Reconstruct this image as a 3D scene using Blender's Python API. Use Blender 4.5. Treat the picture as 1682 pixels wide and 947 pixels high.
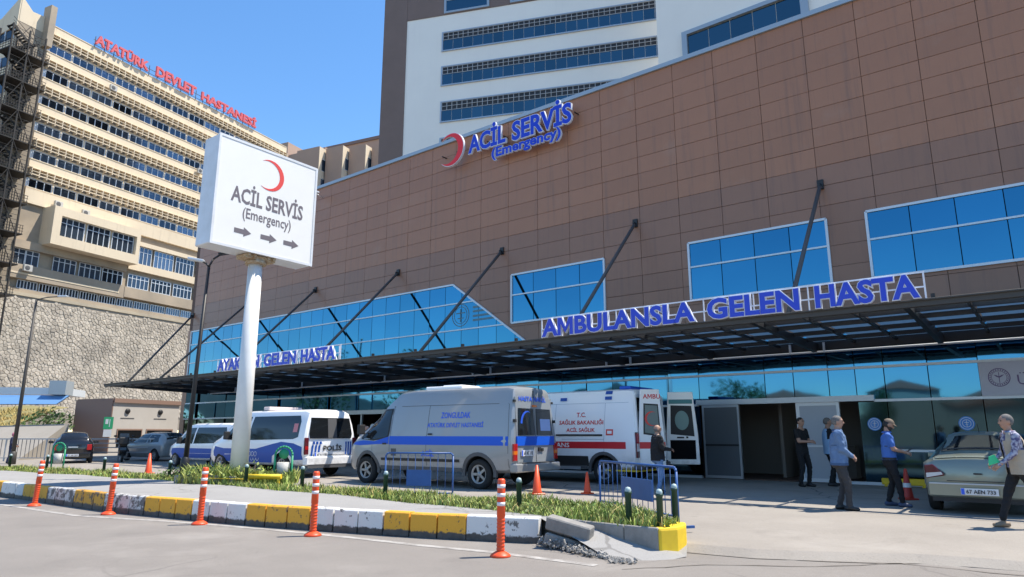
import bpy, bmesh, math, random
import numpy as np
from mathutils import Vector as V, Matrix as M, noise
R = math.radians
PI = math.pi
rnd = random.Random(7)
sc = bpy.context.scene
col = sc.collection
for o in list(bpy.data.objects):
    bpy.data.objects.remove(o)

# ---------------------------------------------------------------- camera, sky, sun
cd = bpy.data.cameras.new('camera')
cam = bpy.data.objects.new('camera', cd)
col.objects.link(cam)
cam.location = (0, 0, 1.45)
cam.rotation_euler = (R(102.1), 0, 0)
cd.sensor_width = 36
cd.lens = 23.864
cd.clip_end = 5000
cd.clip_start = .05
sc.camera = cam
SUN_EL, SUN_AZ = 62.5, 79                     # azimuth clockwise from +Y
w = bpy.data.worlds.new('World')
sc.world = w
w.use_nodes = True
wn = w.node_tree
sky = wn.nodes.new('ShaderNodeTexSky')
sky.sky_type = 'NISHITA'
sky.sun_disc = False
sky.sun_elevation = R(SUN_EL)
sky.sun_rotation = R(SUN_AZ)
sky.air_density = 1.0
sky.dust_density = .1
sky.ozone_density = 1.6
bg = wn.nodes['Background']
bg.inputs[1].default_value = .15
hsv = wn.nodes.new('ShaderNodeHueSaturation')
hsv.inputs['Saturation'].default_value = 1.22
wn.links.new(sky.outputs[0], hsv.inputs['Color'])
wn.links.new(hsv.outputs[0], bg.inputs[0])
sl = bpy.data.lights.new('sun', 'SUN')
sl.energy = 4.6
sl.angle = R(.53)
sl.color = (1, .925, .81)
so = bpy.data.objects.new('sun', sl)
col.objects.link(so)
so.location = (20, 0, 60)
so.rotation_euler = V((math.sin(R(SUN_AZ)) * math.cos(R(SUN_EL)), math.cos(R(SUN_AZ)) * math.cos(R(SUN_EL)), math.sin(R(SUN_EL)))).to_track_quat('Z', 'Y').to_euler()
sc.view_settings.view_transform = 'Standard'
sc.view_settings.look = 'None'
sc.view_settings.exposure = 0.80
sc.view_settings.gamma = 1
sc.render.engine = 'CYCLES'
sc.cycles.max_bounces = 8
sc.cycles.use_denoising = True

# ---------------------------------------------------------------- materials
def mat(name, c, rough=.6, metal=0.0, c2=None, nscale=4.0, namt=.0, bump=0.0, bscale=40.0, spec=.5, rand=0.0, coat=0.0, emit=None, stretch=None, island=False, detail=5.0):
    m = bpy.data.materials.new(name)
    m.use_nodes = True
    nt = m.node_tree
    b = nt.nodes['Principled BSDF']
    b.inputs['Base Color'].default_value = (*c, 1)
    b.inputs['Roughness'].default_value = rough
    b.inputs['Metallic'].default_value = metal
    b.inputs['Specular IOR Level'].default_value = spec
    b.inputs['Coat Weight'].default_value = coat
    if emit:
        b.inputs['Emission Color'].default_value = (*c, 1)
        b.inputs['Emission Strength'].default_value = emit
    tc = nt.nodes.new('ShaderNodeTexCoord')
    src = tc.outputs['Object']
    if stretch:
        mp = nt.nodes.new('ShaderNodeMapping')
        mp.inputs['Scale'].default_value = stretch
        nt.links.new(src, mp.inputs[0])
        src = mp.outputs[0]
    last = None
    if c2 is not None:
        n = nt.nodes.new('ShaderNodeTexNoise')
        n.inputs['Scale'].default_value = nscale
        n.inputs['Detail'].default_value = detail
        n.inputs['Roughness'].default_value = .65
        nt.links.new(src, n.inputs['Vector'])
        cr = nt.nodes.new('ShaderNodeValToRGB')
        cr.color_ramp.elements[0].position = .5 - .5 * (1 - namt) * .5
        cr.color_ramp.elements[1].position = .5 + .5 * (1 - namt) * .5
        cr.color_ramp.elements[0].color = (*c, 1)
        cr.color_ramp.elements[1].color = (*c2, 1)
        nt.links.new(n.outputs[0], cr.inputs[0])
        last = cr.outputs[0]
    if rand:
        oi = nt.nodes.new('ShaderNodeNewGeometry' if island else 'ShaderNodeObjectInfo')
        mr = nt.nodes.new('ShaderNodeMapRange')
        mr.inputs[3].default_value = 1 - rand
        mr.inputs[4].default_value = 1 + rand
        nt.links.new(oi.outputs['Random Per Island' if island else 'Random'], mr.inputs[0])
        hs = nt.nodes.new('ShaderNodeHueSaturation')
        nt.links.new(mr.outputs[0], hs.inputs['Value'])
        if last:
            nt.links.new(last, hs.inputs['Color'])
        else:
            hs.inputs['Color'].default_value = (*c, 1)
        last = hs.outputs[0]
    if last:
        nt.links.new(last, b.inputs['Base Color'])
    if bump:
        n2 = nt.nodes.new('ShaderNodeTexNoise')
        n2.inputs['Scale'].default_value = bscale
        n2.inputs['Detail'].default_value = 4
        nt.links.new(src, n2.inputs['Vector'])
        bp = nt.nodes.new('ShaderNodeBump')
        bp.inputs['Strength'].default_value = bump
        bp.inputs['Distance'].default_value = .02
        nt.links.new(n2.outputs[0], bp.inputs['Height'])
        nt.links.new(bp.outputs[0], b.inputs['Normal'])
    return m

def glass_mat(name, tint, rough=.02, wob=.012, wscale=.7, rand=.08):
    m = mat(name, tint, rough, 1.0, rand=rand)
    nt = m.node_tree
    b = nt.nodes['Principled BSDF']
    tc = nt.nodes.new('ShaderNodeTexCoord')
    oi = nt.nodes.new('ShaderNodeObjectInfo')
    ad = nt.nodes.new('ShaderNodeVectorMath')
    n = nt.nodes.new('ShaderNodeTexNoise')
    n.inputs['Scale'].default_value = wscale
    n.inputs['Detail'].default_value = 1
    bp = nt.nodes.new('ShaderNodeBump')
    bp.inputs['Strength'].default_value = 1
    bp.inputs['Distance'].default_value = wob
    nt.links.new(tc.outputs['Object'], ad.inputs[0])
    nt.links.new(oi.outputs['Location'], ad.inputs[1])
    nt.links.new(ad.outputs[0], n.inputs['Vector'])
    nt.links.new(n.outputs[0], bp.inputs['Height'])
    nt.links.new(bp.outputs[0], b.inputs['Normal'])
    return m

MT = {}
MT['panel'] = mat('brown_cladding', (.35, .160, .088), .42, 0, (.39, .185, .104), .35, .2, rand=.055, bump=.05, bscale=3)
for _k in ('panel',):
    pass
MT['panel_back'] = mat('joint_backing_steel', (.12, .07, .05), .8)  # brown backing wall that shows through the gaps between panels
MT['coping'] = mat('grey_coping', (.36, .42, .47), .4, .3)
MT['glass'] = glass_mat('blue_mirror_glass', (.045, .20, .325), .03, .008, .5)
MT['glass_low'] = glass_mat('blue_lower_glass', (.045, .17, .31), .03, .007, .6)
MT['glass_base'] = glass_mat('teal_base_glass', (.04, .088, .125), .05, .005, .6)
MT['glass_dark'] = mat('dark_car_glass', (.012, .014, .016), .05, 0, spec=.6)
MT['glass_far'] = mat('far_window_glass', (.07, .10, .14), .1, .6, rand=.8)
MT['alu'] = mat('white_aluminium', (.62, .66, .70), .35, .2)
MT['alu_grey'] = mat('grey_aluminium', (.42, .46, .5), .35, .5)
MT['steel_dark'] = mat('dark_painted_steel', (.018, .018, .020), .5)
MT['steel_warm'] = mat('weathered_brown_steel', (.055, .05, .045), .6)
MT['strut'] = mat('grey_strut_steel', (.095, .086, .078), .55)
MT['black'] = mat('black_void', (.006, .006, .007), .9, spec=.1)
MT['white_paint'] = mat('white_coat', (.80, .80, .78), .35, coat=.3)
MT['sign_white'] = mat('sign_face_acrylic', (.80, .79, .755), .35, 0, (.77, .755, .72), 1.2, .3)
MT['sign_side'] = mat('sign_box_metal', (.72, .74, .77), .4, 0, (.62, .63, .64), 2, .3)
MT['pole_white'] = mat('white_painted_pole', (.76, .76, .74), .4, 0, (.68, .67, .64), 1.5, .3)
MT['rust'] = mat('rusty_steel', (.33, .2, .1), .8, 0, (.5, .42, .3), 12, .4)
MT['blue_letter'] = mat('blue_acrylic', (.012, .045, .56), .3)
MT['letter_side'] = mat('pale_letter_return', (.72, .73, .80), .4)
MT['red_letter'] = mat('red_acrylic', (.80, .02, .025), .35)
MT['red_faded'] = mat('faded_red_letter', (.62, .10, .11), .5)
MT['red_print'] = mat('red_print', (.70, .06, .05), .5)
MT['grey_print'] = mat('grey_print', (.15, .13, .145), .5)
MT['blue_print'] = mat('blue_print', (.03, .12, .72), .5)
MT['cream'] = mat('cream_render', (.72, .605, .44), .85, 0, (.64, .535, .39), .22, .1, bump=.1, bscale=2)
MT['cream_dark'] = mat('stained_render', (.42, .34, .25), .9, 0, (.30, .25, .19), .3, .2)
MT['concrete_old'] = mat('old_concrete', (.50, .42, .30), .9, 0, (.36, .31, .235), .4, .2, bump=.2, bscale=6)
MT['tower_white'] = mat('tower_panels', (.86, .83, .76), .6, 0, (.80, .77, .71), .12, .2)
MT['tower_brown'] = mat('tower_brown_render', (.20, .14, .12), .7, 0, (.17, .12, .10), .3, .2)
MT['mid_brown'] = mat('brown_render', (.42, .29, .215), .8, 0, (.37, .255, .19), .2, .2)
MT['asphalt'] = mat('worn_asphalt', (.185, .166, .148), .9, 0, (.235, .212, .188), .7, .05, bump=.35, bscale=90)
MT['concrete'] = mat('apron_concrete', (.235, .210, .180), .9, 0, (.30, .27, .232), .55, .05, bump=.3, bscale=25)
MT['pave'] = mat('pavement_concrete', (.255, .247, .236), .9, 0, (.305, .295, .28), .8, .1, bump=.25, bscale=30)
MT['kerb'] = mat('kerb_concrete', (.30, .285, .26), .9, 0, (.2, .19, .175), 5, .2, bump=.3, bscale=25)
MT['soil'] = mat('lawn_soil', (.07, .075, .03), 1, 0, (.11, .095, .05), 3, .2)
MT['grass'] = mat('grass_blades', (.22, .32, .05), .7, 0, (.34, .34, .10), .9, .1, rand=.4, island=True)
MT['dry'] = mat('dry_grass', (.50, .36, .14), .9, 0, (.42, .35, .13), .5, .1, rand=.3, island=True)
MT['orange'] = mat('orange_plastic', (.80, .085, .015), .45, 0, (.70, .07, .015), 3, .3)
MT['reflect'] = mat('white_reflective_band', (.80, .72, .72), .5)
MT['post_green'] = mat('dark_green_post', (.012, .05, .034), .5)
MT['post_cap'] = mat('pale_post_cap', (.35, .45, .45), .5)
MT['barrier'] = mat('blue_barrier_steel', (.03, .11, .33), .45, 0, (.024, .085, .26), 3, .3)
MT['yellow'] = mat('yellow_paint', (.82, .56, .02), .6, 0, (.72, .47, .02), 6, .3)
MT['silver'] = mat('silver_car_metal', (.30, .32, .335), .3, .15, coat=.6)
MT['van_white'] = mat('white_car_paint', (.88, .88, .88), .3, 0, coat=.5)
MT['blue_stripe'] = mat('blue_livery', (.002, .09, .58), .5)
MT['police_blue'] = mat('police_blue_livery', (.002, .07, .36), .5)
MT['red_stripe'] = mat('red_livery', (.62, .022, .03), .35)
MT['plastic'] = mat('black_plastic', (.02, .02, .021), .6)
MT['plastic_grey'] = mat('grey_plastic', (.085, .085, .088), .6)
MT['tyre'] = mat('tyre_rubber', (.016, .016, .016), .85)
MT['rim'] = mat('steel_rim', (.38, .38, .38), .4, .5, (.25, .24, .23), 6, .3)
MT['lamp_red'] = mat('red_lamp_lens', (.42, .012, .012), .15, coat=.5)
MT['lamp_dark'] = mat('dark_lamp_lens', (.10, .012, .018), .12, coat=.5)
MT['lamp_orange'] = mat('orange_lamp_lens', (.75, .17, .01), .15, coat=.5)
MT['lamp_clear'] = mat('clear_lamp_lens', (.62, .62, .62), .12, coat=.5)
MT['plate'] = mat('white_plate', (.75, .75, .75), .4)
MT['sedan'] = mat('green_silver_paint', (.235, .258, .212), .28, .45, coat=.7)
MT['car_black'] = mat('black_car_paint', (.010, .010, .012), .2, coat=.7)
MT['green_sign'] = mat('green_plastic', (.02, .28, .13), .5)
MT['leaf'] = mat('tree_leaves', (.045, .095, .02), .7, 0, (.08, .13, .03), 1.2, .1, rand=.4, island=True)
MT['bark'] = mat('tree_bark', (.10, .07, .05), .9)
MT['hill'] = mat('wooded_hill', (.06, .065, .045), 1, 0, (.12, .11, .08), .05, .1)
MT['tile_red'] = mat('roof_tiles', (.32, .11, .06), .8)
MT['stone'] = mat('wall_stone', (.55, .485, .40), .9, 0, (.42, .37, .30), .5, .1, rand=.24, bump=.3, bscale=6)
MT['mortar'] = mat('wall_mortar', (.30, .26, .21), 1)
MT['poly'] = mat('grey_polycarbonate', (.34, .38, .37), .4)
_nt = MT['poly'].node_tree
_tr = _nt.nodes.new('ShaderNodeBsdfTranslucent')
_tr.inputs[0].default_value = (.66, .71, .70, 1)
_mx = _nt.nodes.new('ShaderNodeMixShader')
_mx.inputs[0].default_value = .85
_nt.links.new(_nt.nodes['Principled BSDF'].outputs[0], _mx.inputs[1])
_nt.links.new(_tr.outputs[0], _mx.inputs[2])
_nt.links.new(_mx.outputs[0], _nt.nodes['Material Output'].inputs[0])
MT['awning_blue'] = mat('blue_awning_sheet', (.13, .28, .52), .5)


def chain_mul(m, fac_socket, dark, amount=1.0):
    """darken or tint the base colour of m where fac_socket is 1"""
    nt = m.node_tree
    b = nt.nodes['Principled BSDF']
    ln = b.inputs['Base Color'].links
    mx = nt.nodes.new('ShaderNodeMix')
    mx.data_type = 'RGBA'
    if amount != 1:
        mu = nt.nodes.new('ShaderNodeMath'); mu.operation = 'MULTIPLY'
        nt.links.new(fac_socket, mu.inputs[0]); mu.inputs[1].default_value = amount
        fac_socket = mu.outputs[0]
    nt.links.new(fac_socket, mx.inputs['Factor'])
    if ln:
        nt.links.new(ln[0].from_socket, mx.inputs['A'])
    else:
        mx.inputs['A'].default_value = b.inputs['Base Color'].default_value
    mx.inputs['B'].default_value = (*dark, 1)
    nt.links.new(mx.outputs['Result'], b.inputs['Base Color'])
def noise_fac(m, scale, lo, hi, stretch=None, detail=6, rough=.65, use_loc=False, dist=0.0):
    nt = m.node_tree
    tc = nt.nodes.new('ShaderNodeTexCoord')
    src = tc.outputs['Object']
    if use_loc:
        oi = nt.nodes.new('ShaderNodeObjectInfo')
        ad = nt.nodes.new('ShaderNodeVectorMath')
        nt.links.new(src, ad.inputs[0]); nt.links.new(oi.outputs['Location'], ad.inputs[1])
        src = ad.outputs[0]
    if stretch:
        mp = nt.nodes.new('ShaderNodeMapping'); mp.inputs['Scale'].default_value = stretch
        nt.links.new(src, mp.inputs[0]); src = mp.outputs[0]
    n = nt.nodes.new('ShaderNodeTexNoise')
    n.inputs['Scale'].default_value = scale; n.inputs['Detail'].default_value = detail; n.inputs['Roughness'].default_value = rough
    n.inputs['Distortion'].default_value = dist
    nt.links.new(src, n.inputs['Vector'])
    r = nt.nodes.new('ShaderNodeMapRange'); r.inputs[1].default_value = lo; r.inputs[2].default_value = hi
    nt.links.new(n.outputs[0], r.inputs[0])
    return r.outputs[0]
def crack_fac(m, scale, width, mask_scale=.15, mlo=.5, mhi=.56):
    nt = m.node_tree
    tc = nt.nodes.new('ShaderNodeTexCoord')
    n = nt.nodes.new('ShaderNodeTexNoise'); n.inputs['Scale'].default_value = 1.6; n.inputs['Detail'].default_value = 6
    nt.links.new(tc.outputs['Object'], n.inputs['Vector'])
    mxv = nt.nodes.new('ShaderNodeMix'); mxv.data_type = 'VECTOR'; mxv.inputs['Factor'].default_value = .22
    nt.links.new(tc.outputs['Object'], mxv.inputs['A']); nt.links.new(n.outputs['Color'], mxv.inputs['B'])
    v = nt.nodes.new('ShaderNodeTexVoronoi'); v.feature = 'DISTANCE_TO_EDGE'; v.inputs['Scale'].default_value = scale
    nt.links.new(mxv.outputs['Result'], v.inputs['Vector'])
    r = nt.nodes.new('ShaderNodeMapRange'); r.inputs[1].default_value = width * .4; r.inputs[2].default_value = width; r.inputs[3].default_value = 1; r.inputs[4].default_value = 0
    nt.links.new(v.outputs['Distance'], r.inputs[0])
    k = noise_fac(m, mask_scale, mlo, mhi, detail=2)
    mu = nt.nodes.new('ShaderNodeMath'); mu.operation = 'MULTIPLY'
    nt.links.new(r.outputs[0], mu.inputs[0]); nt.links.new(k, mu.inputs[1])
    return mu.outputs[0]
for nm, dk, lt in (('asphalt', (.09, .082, .074), (.33, .305, .275)), ('concrete', (.13, .115, .10), (.36, .33, .29)), ('pave', (.15, .143, .135), (.36, .35, .335))):
    m_ = MT[nm]
    chain_mul(m_, noise_fac(m_, 55, .60, .68, detail=3), dk, .6)              # grit
    chain_mul(m_, noise_fac(m_, 70, .60, .70, detail=2), lt, .6)
    st_a = .22 if nm != 'concrete' else .35
    chain_mul(m_, noise_fac(m_, .8, .56, .72, dist=.8), dk, st_a)              # stains
    chain_mul(m_, noise_fac(m_, 2.6, .62, .72, dist=1.2), dk, st_a)
    chain_mul(m_, noise_fac(m_, .35, .55, .72), lt, .45)
    chain_mul(m_, crack_fac(m_, .55 if nm == 'asphalt' else .9, .010 if nm == 'asphalt' else .014), (.07, .062, .055), {'asphalt': .3, 'concrete': .8, 'pave': .45}[nm])
for k_ in ('asphalt',):                                                        # tyre-polished lanes along the road
    chain_mul(MT[k_], noise_fac(MT[k_], .55, .50, .68, stretch=(.10, .10, 1), detail=3), (.15, .135, .12), .25)
chain_mul(MT['orange'], noise_fac(MT['orange'], 9, .52, .7, stretch=(1, 1, .35), use_loc=True), (.30, .06, .03), .5)   # scuffs
chain_mul(MT['stone'], noise_fac(MT['stone'], .22, .48, .68, use_loc=True), (.24, .21, .175), .6)   # damp stains
chain_mul(MT['tower_white'], noise_fac(MT['tower_white'], .5, .55, .75, stretch=(3, 3, .2)), (.70, .68, .64), .25)
chain_mul(MT['panel'], noise_fac(MT['panel'], 1.2, .52, .75, stretch=(5, 5, .25), use_loc=True), (.19, .11, .08), .5)   # rain streaks
chain_mul(MT['panel'], noise_fac(MT['panel'], .5, .58, .75, use_loc=True), (.40, .26, .19), .35)          # dust
chain_mul(MT['cream'], noise_fac(MT['cream'], .9, .55, .75, stretch=(3, 3, .3)), (.45, .37, .27), .5)
for nm in ('silver', 'van_white'):                                             # road dust low on the bodies
    m_ = MT[nm]
    nt_ = m_.node_tree
    tc_ = nt_.nodes.new('ShaderNodeTexCoord'); sx_ = nt_.nodes.new('ShaderNodeSeparateXYZ')
    nt_.links.new(tc_.outputs['Object'], sx_.inputs[0])
    r_ = nt_.nodes.new('ShaderNodeMapRange'); r_.inputs[1].default_value = .95; r_.inputs[2].default_value = .35
    nt_.links.new(sx_.outputs['Z'], r_.inputs[0])
    mu_ = nt_.nodes.new('ShaderNodeMath'); mu_.operation = 'MULTIPLY'
    nt_.links.new(r_.outputs[0], mu_.inputs[0]); nt_.links.new(noise_fac(m_, 5, .35, .7), mu_.inputs[1])
    chain_mul(m_, mu_.outputs[0], (.25, .225, .19), .7)

# ---------------------------------------------------------------- mesh helpers
class MB:
    def __init__(s):
        s.v, s.f, s.m, s.s = [], [], [], []
    def add(s, vs, fs, mi=0, sm=False):
        n = len(s.v)
        s.v.extend([tuple(p) for p in vs])
        for f in fs:
            s.f.append(tuple(i + n for i in f))
            s.m.append(mi)
            s.s.append(sm)
        return s
    def bx(s, x0, x1, y0, y1, z0, z1, mi=0, mx=None):
        vs = [V((x, y, z)) for x in (x0, x1) for y in (y0, y1) for z in (z0, z1)]
        if mx is not None:
            vs = [mx @ p for p in vs]
        return s.add(vs, [(0, 1, 3, 2), (4, 6, 7, 5), (0, 4, 5, 1), (2, 3, 7, 6), (0, 2, 6, 4), (1, 5, 7, 3)], mi)
    def tube(s, p0, p1, r0, r1=None, n=8, mi=0, sm=True, caps=True):
        p0, p1 = V(p0), V(p1)
        r1 = r0 if r1 is None else r1
        d = (p1 - p0).normalized()
        a = d.orthogonal().normalized()
        b = d.cross(a)
        vs = []
        for p, r in ((p0, r0), (p1, r1)):
            for k in range(n):
                t = 2 * PI * k / n
                vs.append(p + (a * math.cos(t) + b * math.sin(t)) * r)
        s.add(vs, [(k, (k + 1) % n, n + (k + 1) % n, n + k) for k in range(n)], mi, sm)
        if caps:
            s.add(vs[:n], [tuple(range(n))[::-1]], mi)
            s.add(vs[n:], [tuple(range(n))], mi)
        return s
    def bar(s, p0, p1, w, h, mi=0, up=(0, 0, 1)):
        p0, p1 = V(p0), V(p1)
        d = (p1 - p0).normalized()
        a = d.cross(V(up))
        if a.length < 1e-4:
            a = d.orthogonal()
        a.normalize()
        b = a.cross(d).normalized()
        vs = [p + a * (w / 2 * i) + b * (h / 2 * j) for p in (p0, p1) for i, j in ((-1, -1), (1, -1), (1, 1), (-1, 1))]
        return s.add(vs, [(0, 1, 2, 3)[::-1], (4, 5, 6, 7), (0, 1, 5, 4), (1, 2, 6, 5), (2, 3, 7, 6), (3, 0, 4, 7)], mi)
    def path(s, pts, r, n=8, mi=0):
        for a, b in zip(pts, pts[1:]):
            s.tube(a, b, r, r, n, mi)
        return s
    def prism(s, poly, d0, d1, ax='z', mi=0, mi_side=None):
        def mk(a, b, d):
            return {'z': (a, b, d), 'y': (a, d, b), 'x': (d, a, b)}[ax]
        n = len(poly)
        vs = [mk(a, b, d0) for a, b in poly] + [mk(a, b, d1) for a, b in poly]
        s.add(vs, [tuple(range(n))[::-1], tuple(range(n, 2 * n))], mi)
        s.add(vs, [(k, (k + 1) % n, n + (k + 1) % n, n + k) for k in range(n)], mi if mi_side is None else mi_side)
        return s
    def lathe(s, prof, n=16, c=(0, 0, 0), mi=0, sm=True, ax='z', rng=None):
        vs = []
        for r, z in prof:
            for k in range(n):
                t = 2 * PI * k / n
                a, b = r * math.cos(t), r * math.sin(t)
                p = {'z': (a, b, z), 'y': (a, z, b), 'x': (z, a, b)}[ax]
                vs.append((c[0] + p[0], c[1] + p[1], c[2] + p[2]))
        fs = []
        for j in range(len(prof) - 1):
            for k in range(n):
                fs.append((j * n + k, j * n + (k + 1) % n, (j + 1) * n + (k + 1) % n, (j + 1) * n + k))
        return s.add(vs, fs, mi, sm)
    def ball(s, c, r, nu=12, nv=8, mi=0, mx=None):
        rx, ry, rz = (r, r, r) if isinstance(r, (int, float)) else r
        vs, fs = [], []
        for j in range(nv + 1):
            ph = PI * j / nv
            for k in range(nu):
                t = 2 * PI * k / nu
                p = V((rx * math.sin(ph) * math.cos(t), ry * math.sin(ph) * math.sin(t), rz * math.cos(ph)))
                if mx is not None:
                    p = mx @ p
                vs.append(p + V(c))
        for j in range(nv):
            for k in range(nu):
                fs.append((j * nu + k, j * nu + (k + 1) % nu, (j + 1) * nu + (k + 1) % nu, (j + 1) * nu + k))
        return s.add(vs, fs, mi, True)
    def mesh(s, name, mats, bevel=0, seg=1, fix=True, sharp=None):
        me = bpy.data.meshes.new(name)
        me.from_pydata([tuple(p) for p in s.v], [], s.f)
        for m in (mats if isinstance(mats, (list, tuple)) else [mats]):
            me.materials.append(MT[m] if isinstance(m, str) else m)
        me.polygons.foreach_set('material_index', s.m)
        me.polygons.foreach_set('use_smooth', s.s)
        if fix or bevel or sharp:
            bm = bmesh.new()
            bm.from_mesh(me)
            bmesh.ops.remove_doubles(bm, verts=bm.verts, dist=1e-5)
            if fix:
                bmesh.ops.recalc_face_normals(bm, faces=bm.faces)
            if bevel:
                es = [e for e in bm.edges if len(e.link_faces) == 2 and e.calc_face_angle(0) > R(35)]
                bmesh.ops.bevel(bm, geom=es, offset=bevel, segments=seg, affect='EDGES', profile=.6)
            if sharp:
                for e in bm.edges:
                    if len(e.link_faces) == 2 and e.calc_face_angle(0) > R(sharp):
                        e.smooth = False
                for f in bm.faces:
                    f.smooth = True
            bm.to_mesh(me)
            bm.free()
        me.update()
        return me
    def build(s, name, mats, parent=None, loc=(0, 0, 0), rot=(0, 0, 0), **k):
        return link(name, s.mesh(name, mats, **k), parent, loc, rot)

def link(name, me, parent=None, loc=(0, 0, 0), rot=(0, 0, 0)):
    o = bpy.data.objects.new(name, me)
    col.objects.link(o)
    o.parent = parent
    o.location = loc
    o.rotation_euler = rot
    return o

def tag(o, label=None, cat=None, group=None, kind=None):
    for k, v in (('label', label), ('category', cat), ('group', group), ('kind', kind)):
        if v:
            o[k] = v
    return o

def thing(name, label, cat, loc=(0, 0, 0), rz=0.0, group=None):
    o = bpy.data.objects.new(name, None)
    o.empty_display_size = .2
    col.objects.link(o)
    o.location = loc
    o.rotation_euler = (0, 0, rz)
    return tag(o, label, cat, group)

def copy_tree(o, parent=None):
    c = o.copy()
    col.objects.link(c)
    if parent is not None:
        c.parent = parent
    for ch in o.children:
        copy_tree(ch, c)
    return c

# text as a list of letters: each (verts, faces); verts in the text plane (x right, y up, z out)
def letters(body, size=1.0, ext=0.0, off=0.0, res=3):
    cu = bpy.data.curves.new('lettering', 'FONT')
    cu.body = body
    cu.size = size
    cu.extrude = ext
    cu.offset = off
    cu.resolution_u = res
    ob = bpy.data.objects.new('lettering', cu)
    col.objects.link(ob)
    dg = bpy.context.evaluated_depsgraph_get()
    me = ob.evaluated_get(dg).to_mesh()
    vs = [v.co.copy() for v in me.vertices]
    fs = [tuple(p.vertices) for p in me.polygons]
    ob.evaluated_get(dg).to_mesh_clear()
    bpy.data.objects.remove(ob)
    bpy.data.curves.remove(cu)
    par = list(range(len(vs)))
    def find(a):
        while par[a] != a:
            par[a] = par[par[a]]
            a = par[a]
        return a
    key = {}
    for i, v in enumerate(vs):
        k = (round(v.x, 4), round(v.y, 4), round(v.z, 4))
        if k in key:
            par[find(i)] = find(key[k])
        else:
            key[k] = i
    for f in fs:
        for i in f[1:]:
            par[find(i)] = find(f[0])
    isl = {}
    for f in fs:
        isl.setdefault(find(f[0]), []).append(f)
    groups = []
    for r_, ff in isl.items():
        xs = [vs[i].x for f in ff for i in f]
        groups.append([min(xs), max(xs), ff])
    groups.sort(key=lambda g: g[0])
    out = []
    for g in groups:
        if out:
            p = out[-1]
            ov = min(p[1], g[1]) - max(p[0], g[0])
            if ov > .6 * min(p[1] - p[0], g[1] - g[0]):
                p[0], p[1] = min(p[0], g[0]), max(p[1], g[1])
                p[2] = p[2] + g[2]
                continue
        out.append(g)
    res_ = []
    chars = [c for c in body if c != ' ']
    for gi, (a, b, ff) in enumerate(out):
        if len(out) == len(chars) and chars[gi] == 'M':        # a plain bold M, two legs and a vee
            ys = [vs[i].y for f in ff for i in f]
            x0, x1, y0, y1 = a, b, min(ys), max(ys)
            w_, h_, t_ = x1 - x0, y1 - y0, .085 + off * 1.7
            P = [(0, 0), (0, h_), (t_ * 1.25, h_), (w_ / 2, h_ * .42), (w_ - t_ * 1.25, h_), (w_, h_), (w_, 0), (w_ - t_, 0), (w_ - t_, h_ * .66), (w_ / 2, h_ * .12), (t_, h_ * .66), (t_, 0)]
            n_ = len(P)
            tri = [(0, 1, 10, 11), (1, 2, 10), (2, 3, 9, 10), (3, 4, 8, 9), (4, 5, 8), (5, 6, 7, 8)]
            A = [V((x0 + p[0], y0 + p[1], ext)) for p in P]
            if ext:
                B = [V((x0 + p[0], y0 + p[1], -ext)) for p in P]
                res_.append((A + B, [t[::-1] for t in tri] + [tuple(n_ + i for i in t) for t in tri] + [(k, (k + 1) % n_, n_ + (k + 1) % n_, n_ + k) for k in range(n_)]))
            else:
                res_.append((A, [t[::-1] for t in tri]))
            continue
        ids = sorted({i for f in ff for i in f})
        mp = {i: k for k, i in enumerate(ids)}
        res_.append(([vs[i] for i in ids], [tuple(mp[i] for i in f) for f in ff]))
    return res_

def fit_letters(ls, width=None, height=None):
    xs = [p.x for l in ls for p in l[0]]
    ys = [p.y for l in ls for p in l[0]]
    sx = width / (max(xs) - min(xs)) if width else 1
    sy = height / (max(ys) - min(ys)) if height else sx
    if not width:
        sx = sy
    x0, y0 = min(xs), min(ys)
    return [([V(((p.x - x0) * sx, (p.y - y0) * sy, p.z)) for p in vs], fs) for vs, fs in ls]

# flat or raised print on something: one mesh, placed with origin o, right vector X, up vector U
def print_text(name, body, m, parent, o, X, U, width=None, height=None, ext=.0015, off=0.0, centre=True, surf=None):
    if surf:
        ext = 0
    ls = fit_letters(letters(body, 1, ext, off, 2), width, height)
    X, U, o = V(X), V(U), V(o)
    Nn = X.cross(U)
    w_ = max(p.x for l in ls for p in l[0])
    mb = MB()
    for vs, fs in ls:
        q = [o + X * (p.x - (w_ / 2 if centre else 0)) + U * p.y + Nn * (p.z + ext) for p in vs]
        if surf:
            q = [surf(p) for p in q]
        mb.add(q, fs)
    return mb.build(name, m, parent, fix=False)

# convex polygon minus convex polygon -> convex pieces
def clip_half(poly, a, b, keep):
    out = []
    def sd(p):
        d = (b[0] - a[0]) * (p[1] - a[1]) - (b[1] - a[1]) * (p[0] - a[0])
        return d if keep else -d
    for i in range(len(poly)):
        p, q = poly[i], poly[(i + 1) % len(poly)]
        dp, dq = sd(p), sd(q)
        if dp >= 0:
            out.append(p)
        if (dp > 0) != (dq > 0) and abs(dp - dq) > 1e-9:
            t = dp / (dp - dq)
            out.append((p[0] + t * (q[0] - p[0]), p[1] + t * (q[1] - p[1])))
    return out
def parea(p):
    return .5 * abs(sum(p[i][0] * p[(i + 1) % len(p)][1] - p[(i + 1) % len(p)][0] * p[i][1] for i in range(len(p)))) if len(p) > 2 else 0
def subtract(poly, hole):              # hole counter-clockwise
    res, rest = [], poly
    for i in range(len(hole)):
        a, b = hole[i], hole[(i + 1) % len(hole)]
        o_ = clip_half(rest, a, b, False)
        if parea(o_) > 1e-4:
            res.append(o_)
        rest = clip_half(rest, a, b, True)
        if parea(rest) < 1e-4:
            break
    return res

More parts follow.
